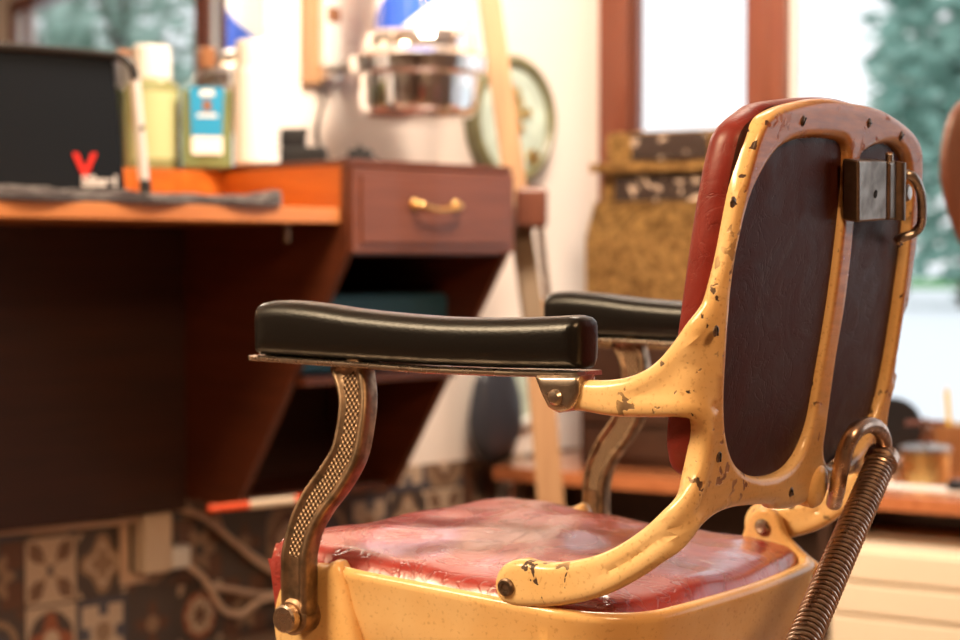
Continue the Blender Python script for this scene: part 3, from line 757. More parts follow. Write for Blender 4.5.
def can():
    Y = 3.37; X = onY(257, 100, Y).x; s = (X+Y)*R2/FPX; z0 = zt+.014
    def z(y): return onY(256, y, Y).z
    b = empty('spray_can', (X, Y, z0), label='white cylindrical spray can beside the blue-labelled bottle', cat='can')
    T = Matrix.Translation((X, Y, 0)); w = 23*s
    mb = MB(); mb.lathe([(0, z0), (w-.004, z0), (w, z0+.005), (w, z(72)), (w-.004, z(69)), (0, z(69))], T, 36, cap=False); mb.build('body', M['paper'], b, world=True)
    mb = MB(); mb.lathe([(0, z(69)), (w*.93, z(69)), (w*.93, z(44)), (w*.86, z(41)), (0, z(41))], T, 36, cap=False); mb.build('cap', M['white_plastic'], b, world=True)
    mb = MB()
    for k, zz in enumerate(np.linspace(z(150), z(130), 4)):
        aa = [math.radians(t) for t in np.linspace(-75, -55, 4)]
        mb.tube([Vector((X+w*1.003*math.cos(t), Y+w*1.003*math.sin(t), zz)) for t in aa], .0016, 6)
    mb.build('printed_text', M['black_plastic'], b, world=True)
can()
def clipper(px, Y, w, h, label, nm, lever):
    X = onY(px, 150, Y).x; s = (X+Y)*R2/FPX; z0 = zt+.014
    b = empty(nm, (X, Y, z0), math.radians(-45), label=label, cat='clipper')
    L, W = w*s/2, .03
    mb = MB(); mb.box((-L, -W, .0005), (L, W, h*s*.5), .008, seg=3)
    if lever: mb.box((-L, -W*.7, h*s*.45), (L*.1, W*.7, h*s), .01, seg=3)
    else: mb.box((-L*.6, -W*.6, h*s*.45), (L*.7, W*.6, h*s*.85), .008, seg=3)
    mb.build('body', M['black_plastic'], b)
    mb = MB(); mb.box((L*.9, -W*.7, .002), (L*1.15, W*.7, h*s*.22), .002); mb.build('blade', M['steel'], b)
    mb = MB(); mb.cyl((-.0, -W*.3, h*s*.8), (.004, -W*.3, h*s*1.0), .008); mb.build('switch', M['black_fabric'], b)
clipper(304, 3.33, 46, 38, 'black hair clipper lying beside the white can on the cabinet', 'black_clipper', True)
clipper(359, 3.35, 38, 24, 'small black trimmer alone on the cabinet, under the barber pole', 'black_trimmer', False)

# blue folded cloth on the cabinet shelf
bx0, bx1 = onY(334, 300, 3.3), onY(456, 300, 3.25)
mb = MB(); mb.box((cx0+.03, 3.2, zs+.001), (bx1.x, 3.55, onY(440, 293, 3.2).z), .018, seg=3); 
mb.build('blue_box', M['blue_cloth'], label='blue soft box lying on the shelf inside the cabinet', cat='box')

# tube on the cabinet's bottom edge
a, c = at(208, 509, 4.1), at(304, 499, 4.2)
tt = empty('striped_tube', (a+c)/2, label='orange and cream tube fixed under the cabinet bottom edge', cat='tube')
mb = MB(); mb.tube([a, a+(c-a)*.42], .009, 12); mb.build('orange_end', M['orange'], tt, world=True)
mb = MB(); mb.tube([a+(c-a)*.9, c], .0115, 12); mb.build('orange_end', M['orange'], tt, world=True)
mb = MB(); mb.tube([a+(c-a)*.42, a+(c-a)*.9], .011, 12); mb.build('cream_middle', M['cream_plastic'], tt, world=True)

# outlet, adaptor, cords
o0, o1 = onY(137, 515, YA-.05), onY(167, 570, YA-.05)
mb = MB(); mb.box((o0.x-.025, YA-.016, o1.z-.03), (o0.x+.055, YA-.008, o0.z+.0), .003)
ot = empty('wall_socket', (o0.x, YA, o1.z), label='cream wall socket plate on the patterned tiles', cat='socket')
mb.build('plate', M['cord'], ot, world=True)
mb = MB(); mb.box((o0.x+.0, YA-.020, o1.z), (o0.x+.045, YA-.0165, o0.z-.01), .003); mb.build('socket_insert', M['hole'], ot, world=True)
mb = MB(); mb.box((o0.x+.005, YA-.075, o1.z), (o1.x, YA-.0205, o0.z), .006, seg=3)
mb.build('power_adaptor', M['cream_plastic'], label='beige power adaptor plugged into the wall socket', cat='adaptor')
q = onY(178, 555, YA-.05)
mb = MB(); mb.box((q.x-.030, YA-.070, q.z-.03), (q.x+.026, YA-.03, q.z+.025), .006, seg=3); 
pl = empty('cord_plug', (q.x, YA-.05, q.z-.03), label='white plug of a beige cord beside the power adaptor', cat='plug')
mb.build('body', M['white_plastic'], pl, world=True)
def cord(name, pts, label, Yc, r=.008, par=None):
    P = [tuple(onY(x, y, Yc)) for x, y in pts]
    mb = MB(); mb.tube([Vector(v) for v in catmull(P, 8, False)], r, 8)
    if par: mb.build(name, M['cord'], par, world=True)
    else: mb.build(name, M['cord'], label=label, cat='cord')
cord('cord', [(185, 563), (205, 580), (222, 608), (240, 614), (262, 600), (300, 590), (360, 560)], None, YA-.06, par=pl)
cord('electric_cable', [(-20, 534), (60, 527), (130, 520), (165, 508), (200, 515), (232, 540), (262, 565), (310, 590), (370, 600)], 'beige cord running under the backboard and down across the tiles', YA-.045)
cord('electric_cable', [(204, 585), (235, 590), (270, 594), (330, 584), (380, 560)], 'beige cord looping low across the tiles beside the plug', YA-.03)
cord('electric_cable', [(214, 500), (222, 530), (248, 552), (290, 577), (340, 590)], 'beige cord dropping from under the cabinet beside the orange tube', YA-.025)

# ------------------------------------------------------------------ leaning planks, dial, dish
lp = empty('leaning_planks', tuple(Vector((3.30, 3.08, 0))), label='pale wooden plank leaning right of the drawer cabinet with a dark bracket', cat='plank')
def board(pa, pb, w, t, mat_, name, rad=None):
    pa, pb = Vector(pa), Vector(pb); d = (pb-pa); z = d.normalized(); x = RIGHT.copy(); x = (x-z*x.dot(z)).normalized(); y = z.cross(x)
    mm = Matrix(((x.x, y.x, z.x, pa.x), (x.y, y.y, z.y, pa.y), (x.z, y.z, z.z, pa.z), (0, 0, 0, 1)))
    mb = MB(); mb.box((-w/2, -t/2, 0), (w/2, t/2, d.length), .003, mat=mm); return mb.build(name, mat_, lp, world=True)
D1 = 4.62
pb0 = onZ(563, 640, 0); pb0 = at(562, 640, 4.55); pb0.z = 0.0
pm = at(534, 300, 4.6); 
board(pb0, pm, .068, .022, M['plank'], 'lower_plank')
board(at(535, 330, 4.66), at(481, -60, 4.72), .058, .022, M['plank'], 'upper_plank')
board(at(538, 345, 4.56), at(519, 205, 4.60), .050, .022, M['plank_dark'], 'dark_plank')
bb = at(531, 208, 4.53); mb = MB(); 
mm = Matrix.Translation(bb) @ Matrix.Rotation(math.radians(-45), 4, 'Z')
mb.box((-.040, -.05, -.05), (.040, .05, .05), .012, mat=mm, seg=3); mb.build('bracket', M['frame_dark'], lp, world=True)
board(at(548, 300, 4.7), at(537, 205, 4.66), .018, .014, M['steel'], 'metal_strip')

# dial on the wall
dc = onY(516, 120, YA-.05)
rr = (130/2)*(dc.x+dc.y)*R2/FPX
dial = empty('round_wall_dial', (dc.x, YA-.02, dc.z), label='round green-faced dial with gold figures and olive rim on the wall behind the planks', cat='wall clock')
MD = Matrix.Translation((dc.x, YA-.012, dc.z)) @ Matrix.Rotation(math.radians(-3), 4, 'Z') @ Matrix.Rotation(PI/2, 4, 'X') @ Matrix.Diagonal((.88, 1, 1, 1))
mb = MB(); mb.lathe([(rr*.80, .0), (rr, 0), (rr, .03), (rr*.95, .045), (rr*.88, .048), (rr*.80, .036), (rr*.80, .0)], MD, 56, cap=False); mb.build('rim', M['dial_rim'], dial, world=True)
mb = MB(); mb.lathe([(0, 0), (rr*.80, 0), (rr*.80, .03), (0, .034)], MD, 56, cap=False); mb.build('dial_face', M['dial_green'], dial, world=True)
for (x, y, r_) in ((.02, .42, .09), (.0, .08, .16), (.12, -.12, .08), (.28, .12, .09), (.42, -.55, .12), (.1, .28, .08)):
    mb = MB(); mb.lathe([(0, .032), (rr*r_, .032), (rr*r_, .042), (0, .044)], MD @ Matrix.Translation((rr*x, rr*y, 0)), 14, cap=False); mb.build('gold_figure', M['gold'], dial, world=True)
mb = MB(); mb.prism([(-.05*rr, -.1*rr), (.05*rr, -.1*rr), (.12*rr, -.6*rr), (0, -.5*rr)], lambda x, y, h: MD @ Vector((x, y, h)), .033, .040); mb.build('pointer', M['hole'], dial, world=True)

# counter along the window wall
cA, cB = hit(450, 464, (0, 0, 0.38), (0, 0, 1)), hit(900, 495, (0, 0, 0.38), (0, 0, 1))
print('COUNTER front pts', cA, cB, Bco(cA), Bco(cB))
ZK = .38; co = (Bco(cA)[1]+Bco(cB)[1])/2
ctr = empty('window_counter', Bpt(1.6, co/2, 0), RB, label='long low wooden counter along the window wall, glossy brown edge', cat='counter')
mb = MB(); bbox(mb, .0, 4.6, co, -.012, ZK-.040, ZK, .006); mb.build('counter_top', M['counter_wood'], ctr, world=True)
aw = .0
mb = MB(); bbox(mb, .05, 4.55, co+.30, co+.32, 0, ZK-.041, .001); mb.build('back_board', M['dark_wood'], ctr, world=True)
for a_ in (.06, .96, 2.95, 4.5):
    mb = MB(); bbox(mb, a_, a_+.03, co+.02, -.03, 0, ZK-.041, .001); mb.build('leg', M['dark_wood'], ctr, world=True)
# cream drawer chest below
kz = (ZK-.10)
dl, dh = Bco(hit(560, 560, K+BN*co, BN))[0], 3.2
ch = empty('drawer_chest', Bpt(2.0, co+.1, 0), RB, label='cream painted chest of shallow drawers under the window counter', cat='chest of drawers')
c0 = 1.02
mb = MB(); bbox(mb, c0, 2.9, co-.05, co+.29, .002, .255, .004); mb.build('carcass', M['cream_drawer'], ch, world=True)
for i in range(3):
    z1_ = .247-i*.083
    for (s0, s1) in ((c0+.012, 1.95), (1.962, 2.888)):
        mb = MB(); bbox(mb, s0, s1, co-.068, co-.051, z1_-.074, z1_, .006); dd = mb.build('drawer', M['cream_drawer'], ch, world=True)
        mb = MB(); pk = Bpt(s1-.12 if s1 < 2 else s0+.5, co-.068, z1_-.037); mb.cyl(pk, pk-BN*.018, .009, r2=.012)
        me = from_bm(mb.bm); me.transform(Matrix.LocRotScale(ch.location, ch.rotation_euler, None).inverted()); kb = link('knob', me, M['amber']); kb.parent = dd

# cash register near the corner
ra0, ra1 = Bco(onB(594, 300, -.38))[0], Bco(onB(738, 300, -.34))[0]
print('REG', ra0, ra1)
reg = empty('cash_register', Bpt((ra0+ra1)/2, -.25, ZK), RB, label='antique embossed bronze cash register with painted scroll panels by the corner window', cat='cash register')
def rz(py, o=-.36): return onB(640, py, o).z
fo = -.40
zA, zB_, zC_, zD_, zE = rz(133), rz(163), rz(172), rz(208), rz(232)
zF = rz(345)
mb = MB(); bbox(mb, ra0-.0, ra1+.0, fo-.06, -.08, ZK+.001, zF, .006); mb.build('wooden_base', M['dark_wood'], reg, world=True)
mb = MB()
prof = [(-.08, zF), (fo-.03, zF), (fo-.035, zE-.02), (fo-.02, zE+.01), (fo+.02, zD_+.02), (fo+.03, zD_+.005), (-.08, zD_+.005)]
mb.prism(prof, lambda o, z, h: MB_B @ Vector((h, o, z)), ra0, ra1, .004); mb.build('cabinet_body', M['bronze'], reg, world=True)
mb = MB(); bbox(mb, ra0+.015, ra1-.015, fo+.04, -.10, zD_, zC_, .004); mb.build('sign_housing', M['bronze'], reg, world=True)
mb = MB(); bbox(mb, ra0+.06, ra1-.06, fo+.028, fo+.04, zD_+.012, zC_-.012, .002); mb.build('scroll_panel', M['scroll'], reg, world=True)
mb = MB(); bbox(mb, ra0-.008, ra1+.008, fo+.0, -.09, zC_, zB_, .005); mb.build('cornice', M['bronze'], reg, world=True)
mb = MB(); bbox(mb, ra0+.02, ra1-.02, fo+.05, -.12, zB_, zA+.005, .012); mb.build('top_sign', M['bronze'], reg, world=True)
mb = MB(); bbox(mb, ra0+.11, ra1-.085, fo+.036, fo+.050, zB_+.008, zA-.002, .002); mb.build('top_scroll_panel', M['scroll'], reg, world=True)
for k in range(2):
    mb = MB(); bbox(mb, ra0+.01, ra1-.01, fo-.075, fo-.061, ZK+.03+k*.09, ZK+.11+k*.09, .003); dd = mb.build('cash_drawer', M['dark_wood'], reg, world=True)

# round dish and slate bag in the gap left of the planks
g = onY(518, 376, YA-.02)
gd = empty('round_dish', (g.x, YA, g.z-.18), label='small round pale-rimmed plate hanging low on the wall behind the plank', cat='plate')
r_ = 56*(g.x+g.y)*R2/FPX
Rm = Matrix.Translation((g.x, YA+.002, g.z)) @ Matrix.Rotation(PI/2, 4, 'X')
mb = MB(); mb.lathe([(r_*.80, 0), (r_*.98, 0), (r_, .008), (r_*.94, .024), (r_*.84, .026), (r_*.80, .012), (r_*.80, 0)], Rm, 48, cap=False); mb.build('rim', M['white_plastic'], gd, world=True)
mb = MB(); mb.lathe([(0, 0), (r_*.80, 0), (r_*.80, .01), (0, .006)], Rm, 48, cap=False); mb.build('dish_face', M['dial_green'], gd, world=True)
def bag():
    c = Vector((3.665, 3.602, 0))
    bm = bmesh.new(); bmesh.ops.create_icosphere(bm, subdivisions=4, radius=1)
    for v in bm.verts:
        x, y, z = v.co
        t = max(0, 1-(z+1)/2)
        v.co = Vector((x*(.07+.05*t), y*(.035+.025*t), (z+1)*.16+.008*math.sin(x*9+z*6)))
        if v.co.z < .01: v.co.z = 0.001
    bm.transform(Matrix.Translation((c.x, c.y, ZK)))
    link('slate_bag', from_bm(bm), M['slate_cloth'], label='dark slate-blue bag slumped on the counter beside the cabinet', cat='bag')
bag()

# things on the counter at the right
def cpos(px, py, z=None): return onZ(px, py, ZK if z is None else z)
p = cpos(925, 483); s = p.dot(GO)/FPX
tin = empty('brass_tin', (p.x, p.y, ZK), label='round brass tin with a pale lid and a spindle on the right of the counter', cat='tin')
T = Matrix.Translation(p)
mb = MB(); mb.lathe([(0, .0005), (24*s, .0005), (24*s, 32*s), (0, 32*s)], T, 32, cap=False); mb.build('body', M['brass'], tin, world=True)
mb = MB(); mb.lathe([(0, 32*s), (26*s, 32*s), (26*s, 36*s), (22*s, 38*s), (0, 38*s)], T, 32, cap=False); mb.build('lid', M['steel'], tin, world=True)
mb = MB(); mb.cyl(p+UPZ*(38*s), p+UPZ*(62*s), 2*s); mb.sphere(p+UPZ*(63*s), 3*s); mb.build('spindle', M['screw'], tin, world=True)
mb = MB(); q1 = p+UPZ*(60*s)-RIGHT*(20*s); q2 = p+UPZ*(60*s)+RIGHT*(20*s); mb.tube([q1, p+UPZ*(61*s), q2], 3*s, 10); mb.build('cross_bar', M['frame_dark'], tin, world=True)
p = cpos(955, 470)
pot = empty('wooden_pot', (p.x, p.y, ZK), label='brown wooden pot holding pencils at the right edge of the counter', cat='pot')
T = Matrix.Translation(p); s = p.dot(GO)/FPX
mb = MB(); mb.lathe([(0, .0005), (20*s, .0005), (24*s, 45*s), (22*s, 47*s), (20*s, 45*s), (17*s, 4*s), (0, 4*s)], T, 32, cap=False); mb.build('body', M['desk_pot'], pot, world=True)
def pencil(lab, dx0, dx1, hgt, mat_, r):
    a_ = p+UPZ*(5*s)+RIGHT*(dx0*s); c_ = p+UPZ*(hgt*s)+RIGHT*(dx1*s)
    e = empty('pencil', a_, label=lab, cat='pencil', group='pencils in the wooden pot')
    mb = MB(); mb.tube([a_, c_], r*s, 8); mb.build('shaft', mat_, e, world=True)
    mb = MB(); mb.tube([c_, c_+(c_-a_).normalized()*(5*s)], [r*s, .4*s], 8); mb.build('tip', M['cream_plastic'], e, world=True)
pencil('yellow pencil standing in the wooden pot', -3, -9, 80, M['yellow'], 2.6)
pencil('brown pen leaning to the right in the wooden pot', 2, 14, 66, M['frame_dark'], 2.4)
# black round device behind the tin
p = cpos(892, 472); s = p.dot(GO)/FPX
fan = empty('black_disc_stand', (p.x, p.y, ZK), label='black round disc on a stand behind the chair back, left of the brass tin', cat='stand')
mb = MB(); c_ = p+UPZ*(45*s); mb.cyl(c_-GO*.012, c_+GO*.012, 30*s, bev=.004); mb.build('disc', M['black_plastic'], fan, world=True)
mb = MB(); mb.lathe([(0, .0005), (18*s, .0005), (17*s, 8*s), (4*s, 12*s), (3*s, 20*s), (0, 20*s)], Matrix.Translation(p), 28, cap=False); mb.build('base', M['steel'], fan, world=True)
mb = MB(); cc_ = cpos(925, 489); 
tm = Matrix.Translation(cc_) @ Matrix.Rotation(RB, 4, 'Z')
mb.box((-.14, -.05, .0008), (.16, .05, .004), .001, mat=tm); mb.build('white_paper', M['paper'], label='white sheet of paper at the front of the counter below the brass tin', cat='paper')
p = cpos(957, 492); mb = MB(); mb.box((-.02, -.02, .005), (.03, .02, .03), .006, mat=Matrix.Translation(p)); mb.build('black_holder', M['black_plastic'], label='small black holder at the right end of the white paper', cat='holder')

# brown rounded chair back at the far right, on a post by the window
p = at(968, 180, 3.1)
wb = empty('wooden_chair', (p.x, p.y, 0), math.radians(-45), label='brown rounded wooden chair back reaching in at the right edge of the frame', cat='chair')
out = [(-.055, 0), (-.050, .09), (-.025, .15), (.03, .18), (.14, .19), (.34, .15), (.40, .05), (.40, -.06), (.3, -.13), (.1, -.16), (.0, -.14), (-.03, -.09)]
out = [(x*.86, z*.86) for x, z in out]
me = casting(catmull(out, 5), [], lambda u, v, h: (u, h, v+p.z), rounded(.03, .012), .01, .02); link('backrest', me, M['frame_dark'], wb)
mb = MB(); mb.tube([(.30, 0, p.z-.1), (.34, .0, .50)], .016, 10); mb.build('post', M['frame_dark'], wb)
mb = MB(); mb.lathe([(0, .46), (.19, .46), (.21, .48), (.20, .51), (0, .53)], Matrix.Translation((.40, .0, 0)), 32, cap=False); mb.build('seat', M['frame_dark'], wb)
for sx, sy in ((-1, -1), (1, -1), (-1, 1), (1, 1)):
    mb = MB(); mb.tube([(.40+sx*.11, sy*.11, .47), (.40+sx*.16, sy*.16, 0.001)], .016, 10); mb.build('leg', M['frame_dark'], wb)
# ------------------------------------------------------------------ the barber chair
# chair directions: fd = towards the sitter's front, ld = from the near arm to the far arm
FDn = (-RIGHT*.84+GO*.544).normalized(); LDn = (RIGHT*.544+GO*.84).normalized()
ORI = CAM+RIGHT*.1024+GO*1.631; ORI.z = 0
CL, CF = .27, .17
root_loc = ORI+LDn*CL+FDn*CF
chair = empty('barber_chair', root_loc, math.atan2(LDn.y, LDn.x), label='vintage barber chair with chipped cream frame, red leather seat and black armrests', cat='barber chair')
def lc(l, f, z): return Vector((l-CL, f-CF, z))           # chair coordinates -> local coordinates of the chair
def toc(p):
    q = p-ORI; return q.dot(LDn), q.dot(FDn), p.z
def sp_(px, py, l=0.0):                                   # point on an upright plane beside the sitter
    c_ = toc(hit(px, py, ORI+LDn*l, LDn)); return c_[1], c_[2]
KR = .15; FB = -.138; ZR = H+.06
def bp_(px, py, off=0.0):                                 # point on the reclined back plane
    n = FDn+UPZ*KR; p0 = ORI+FDn*(FB+off)+UPZ*ZR
    c_ = toc(hit(px, py, p0, n)); return c_[0], c_[2]
def shear(z): return -KR*(z-ZR)
T = .024; R = .016; W = .513
fm = FB+T/2; AR = PI/2*R
LM = T/2
def bend(u, z, h):                                        # u runs along the near side, round the corner, across the back, down the far side
    mid = W-2*(LM+R); tot = 2*AR+mid
    if u > tot/2: m_, uu = True, tot-u
    else: m_, uu = False, u
    if uu < 0: l, f = LM-h, fm+R-uu
    elif uu < AR:
        t = uu/R; rad = R+h
        l, f = LM+R-rad*math.cos(t), fm+R-rad*math.sin(t)
    else: l, f = LM+R+(uu-AR), fm-h
    if m_: l = W-l
    return lc(l, f+shear(z), z)
def uS(px, py):
    f, z = sp_(px, py); return (fm+R)+shear(z)-f, z
def uB(px, py):
    l, z = bp_(px, py); return AR+(l-LM-R), z
mid = W-2*(LM+R); TOT = 2*AR+mid; UC = TOT/2
near = [uB(835, 99)] if False else []
upper = [uB(*p) for p in ((820, 101), (795, 104), (775, 113), (758, 130))]      # arch, centre to near shoulder
stile_z = [(.0275, 1.0500), (.0210, sp_(727, 190)[1]), (.0180, sp_(722, 220)[1]), (.0165, sp_(719, 245)[1]), (.0140, sp_(712, 270)[1])]
print('US', uS(719, 245), uS(712, 270), uS(696, 302), uB(719, 250))
upS = [uS(*p) for p in ((696, 302), (682, 325), (668, 345), (655, 360), (640, 371), (622, 378), (600, 381), (580, 381))]
tip = [uS(*p) for p in ((566, 386), (560, 398), (566, 410))]
lowU = [uS(*p) for p in ((580, 412), (610, 417), (650, 418), (676, 418), (687, 424), (691, 440), (688, 462), (677, 488), (660, 510), (640, 529), (615, 546), (590, 557), (562, 563), (540, 564), (525, 561), (510, 561), (498, 568), (492, 583), (496, 599), (508, 607), (530, 609), (565, 606), (600, 597), (635, 579), (665, 558), (690, 537))]
botB = [uB(*p) for p in ((722, 514), (745, 507), (775, 505))]
half = [upper[1], upper[2], (.0440, 1.0850), (.0340, 1.0690)]+stile_z+upS+tip+lowU+botB
ztop = bp_(840, 99)[1]; zbot = bp_(800, 504)[1]
print('CHAIR centre l', W/2, 'divider', bp_(843, 160), bp_(824, 300), bp_(804, 430), 'far', bp_(922, 200), bp_(895, 380))
outline = [(UC, ztop), (half[0][0]+.5*(UC-half[0][0]), ztop-.001)]+half+[(UC-.04, zbot), (UC, zbot-.004), (UC+.04, zbot)]
outline += [(TOT-(u*.80 if (u < 0 and z < H-.2) else u), z) for u, z in reversed(half)]+[(TOT-(half[0][0]+.5*(UC-half[0][0])), ztop-.001)]
outline = catmull(outline, 6)
hole1 = [uB(*p) for p in ((840, 139), (815, 138), (797, 141), (779, 152), (762, 178), (750, 207), (740, 250), (733, 300), (729, 355), (727, 405), (730, 440), (739, 464), (757, 476), (780, 475), (798, 461), (811, 430), (820, 378), (833, 300), (842, 230), (849, 165), (849, 146))]
hole2 = [uB(*p) for p in ((870, 151), (887, 144), (901, 148), (910, 165), (912, 200), (908, 250), (900, 310), (890, 370), (880, 410), (866, 444), (848, 462), (832, 464), (826, 450), (829, 425), (838, 360), (848, 300), (856, 230), (861, 165))]
hole1, hole2 = catmull(hole1, 5), catmull(hole2, 5)
rnd_ = rounded(T, .009)
def sst(x, a_, b_): x = max(0, min(1, (x-a_)/(b_-a_))); return x*x*(3-2*x)
def frame_h(d, p_=(0, 0)):
    u = min(p_[0], TOT-p_[0])
    return rnd_(d)-.0026*sst(u, -.060, -.035)*(1-sst(u, .03, .045))*sst(d, .0135, .0175)
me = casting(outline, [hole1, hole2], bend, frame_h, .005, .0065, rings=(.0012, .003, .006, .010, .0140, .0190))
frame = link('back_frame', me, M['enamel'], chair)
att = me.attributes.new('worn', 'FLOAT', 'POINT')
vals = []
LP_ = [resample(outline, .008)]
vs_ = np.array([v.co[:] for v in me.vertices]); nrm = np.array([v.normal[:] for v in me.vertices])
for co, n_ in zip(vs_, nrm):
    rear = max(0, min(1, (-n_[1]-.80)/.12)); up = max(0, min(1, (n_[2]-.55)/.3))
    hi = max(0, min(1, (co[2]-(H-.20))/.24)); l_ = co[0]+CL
    body = .40+.52*hi  # rear faces: painted-in shading low down, brown wear towards the top
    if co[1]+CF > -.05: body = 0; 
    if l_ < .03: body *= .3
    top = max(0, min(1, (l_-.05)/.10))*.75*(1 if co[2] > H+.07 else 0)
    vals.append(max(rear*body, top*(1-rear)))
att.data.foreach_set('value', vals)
# worn brown of the rear face is only a tint, partly painted shade
def arch(off, c_in):
    pass
# back cushion: a leather slab in front of the frame
cush = [(W/2, ztop+.004)]
cb = [(.40, 0)]
def bl(u): return LM+R+(u-AR)
ca = [(bl(u)-.0, z+.004) for u, z in upper[1:]]
left = [(.026, sp_(735, 150)[1]+.002), (.021, sp_(727, 185)[1]), (.019, sp_(722, 230)[1]), (.019, sp_(715, 300)[1]), (.021, sp_(700, 380)[1]), (.024, sp_(700, 430)[1]), (.034, sp_(700, 465)[1]), (.07, sp_(700, 490)[1])]
hc = ca+left
cush = [(W/2, ztop+.005)]+hc+[(W/2, zbot+.012)]+[(W-l, z) for l, z in reversed(hc)]
CT = .036
fc = FB+.012+CT/2
me = casting(catmull(cush, 6), [], lambda l, z, h: lc(l, fc+shear(z)-h, z), rounded(CT, .015, pil=.005, pw=.06), .007, .012, rings=(.0015, .004, .008, .013, .018))
bc = link('back_cushion', me, [M['back_red'], M['back_leather']], chair, label='maroon leather back cushion')
for p_ in me.polygons:
    if p_.normal.y < -.75: p_.material_index = 1
# screws on the frame
def screw(px, py, r=.0052, off=-.001, side=False):
    if side: f, z = sp_(px, py); a_ = lc(.002, f, z); ax = Vector((-1, 0, 0))
    else: l, z = bp_(px, py); a_ = lc(l, FB+shear(z)+.0005, z); ax = Vector((0, -1, -KR)).normalized()
    mat_ = Matrix.Translation(a_) @ ax.to_track_quat('Z', 'Y').to_matrix().to_4x4() @ Matrix.Rotation(random.uniform(0, 3), 4, 'Z')
    mb = MB(); mb.lathe([(r, 0), (r, .0006), (r*.75, .0018), (0, .0026)], mat_, 18, cap=False)
    mb.box((-r*.8, -r*.10, .0012), (r*.8, r*.10, .0028), 0, mat=mat_, mi=1)
    mb.build('screw', [M['screw'], M['hole']], chair)
l_, z_ = bp_(818, 486); bm_ = Matrix.Translation(lc(l_, FB+shear(z_)+.004, z_)) @ Vector((0, -1, -KR)).normalized().to_track_quat('Z', 'Y').to_matrix().to_4x4()
mb = MB(); mb.lathe([(0, -.02), (.023, -.02), (.023, .003), (.020, .007), (.014, .009), (0, .0095)], bm_, 32, cap=False); mb.build('lever_boss', M['enamel_pan'], chair)
for p_ in ((803, 121), (869, 123), (901, 136), (733, 202), (719, 457), (716, 331), (791, 492), (900, 243)): screw(*p_)

# armrests: pad, metal rail, front support, rear bracket; near one from the photograph, far one a copy
padp = [(247, 322), (249, 308), (258, 302), (278, 301), (310, 304), (350, 310), (400, 315), (450, 318), (510, 318), (560, 316), (565, 316), (574, 319), (577, 328), (577, 350), (576, 370), (560, 370), (500, 369), (420, 366), (340, 361), (248, 355)]
padc = catmull([sp_(*p_) for p_ in padp[:14]], 5, False)+[np.array(sp_(*p_)) for p_ in padp[14:]]
railp = [sp_(*p_) for p_ in ((246, 354), (340, 360), (420, 366), (500, 369), (576, 371), (577, 376), (560, 376), (500, 375), (420, 372), (340, 366), (246, 359))]
PW = .052
ctrl = [(336, 360, 37), (345, 385, 33), (349, 405, 32), (349, 430, 32), (346, 455, 33), (335, 479, 34), (322, 500, 33), (313, 522, 31), (309, 548, 30), (308.5, 580, 30), (309, 612, 29)]
def strip(sc=1.0, i0=0, i1=None):
    C_ = catmull([(*sp_(x, y), w_) for x, y, w_ in ctrl], 5, False)[i0:i1]
    L_, R_ = [], []
    for i, c_ in enumerate(C_):
        t = (C_[min(i+1, len(C_)-1)]-C_[max(i-1, 0)])[:2]; t /= np.linalg.norm(t); n_ = np.array((-t[1], t[0]))
        hw = c_[2]*.001*.5*1.10*sc
        L_.append(c_[:2]+n_*hw); R_.append(c_[:2]-n_*hw)
    return L_+R_[::-1]
for side in (0, 1):
    l0 = .0 if side == 0 else .582
    sg = 1
    pad = casting(padc, [], lambda f, z, h: lc(l0+PW/2-h, f, z), rounded(PW, .018), .006, .012, rings=(.001, .0025, .005, .008, .012, .017), shade=60)
    link('arm_pad', pad, M['black_pad'], chair, label='black padded armrest, %s side' % ('near' if side == 0 else 'far'))
    rl = casting(railp, [], lambda f, z, h: lc(l0+PW/2-h, f, z), rounded(PW-.002, .002), .006, .012, rings=(.001, .002))
    rl.transform(Matrix.Translation((0, 0, -.0015)))
    link('arm_rail', rl, M['nickel'], chair)
    ls = -.015 if side == 0 else .594
    def LS(z): return ls+(.043 if side == 0 else .016)*max(0, min(1, (z-(H-.30))/.22))
    sup = casting(strip(), [], lambda f, z, h: lc(LS(z)-h, f, z), rounded(.024, .005, plate=.004, inner=.0055), .004, .004, rings=(.001, .0025, .0045, .0062, .0074))
    so = link('arm_support', sup, M['brass_worn'], chair, label='curved metal arm support')
    ins = casting(strip(.72, 3, -9), [], lambda f, z, h: lc(LS(z)-.0065-h, f, z), rounded(.005, .001), .004, .006, rings=(.001,))
    link('patterned_inlay', ins, M['pattern'], so)
    if side == 1: 
        ins2 = None
    f_, z_ = sp_(307, 613)
    mb = MB(); mb.cyl(lc(ls+(.022 if side == 0 else -.055), f_, z_), lc(ls-.012, f_, z_), .0185, bev=.003, seg=32); so2 = mb.build('boss', M['brass_worn'], so)
    mb = MB(); mb.cyl(lc(ls-.012, f_, z_), lc(ls-.024, f_, z_), .0140, bev=.002, seg=32); mb.build('bolt', M['nickel'], so)
    bp0 = [sp_(*p_) for p_ in ((536, 376), (581, 376), (581, 392), (577, 404), (570, 411), (560, 413), (550, 408), (544, 396))]
    br = casting(catmull(bp0, 1), [], lambda f, z, h: lc(l0+.012-h, f, z), rounded(.034, .004), .004, .008, rings=(.001, .003))
    bo = link('rear_bracket', br, M['nickel'], chair)
    f_, z_ = sp_(558, 397); mb = MB(); mb.lathe([(.0075, 0), (.0075, .002), (.005, .005), (0, .006)], Matrix.Translation(lc(l0-.004, f_, z_)) @ Matrix.Rotation(-PI/2, 4, 'Y'), 20, cap=False); mb.build('bolt', M['nickel'], bo)

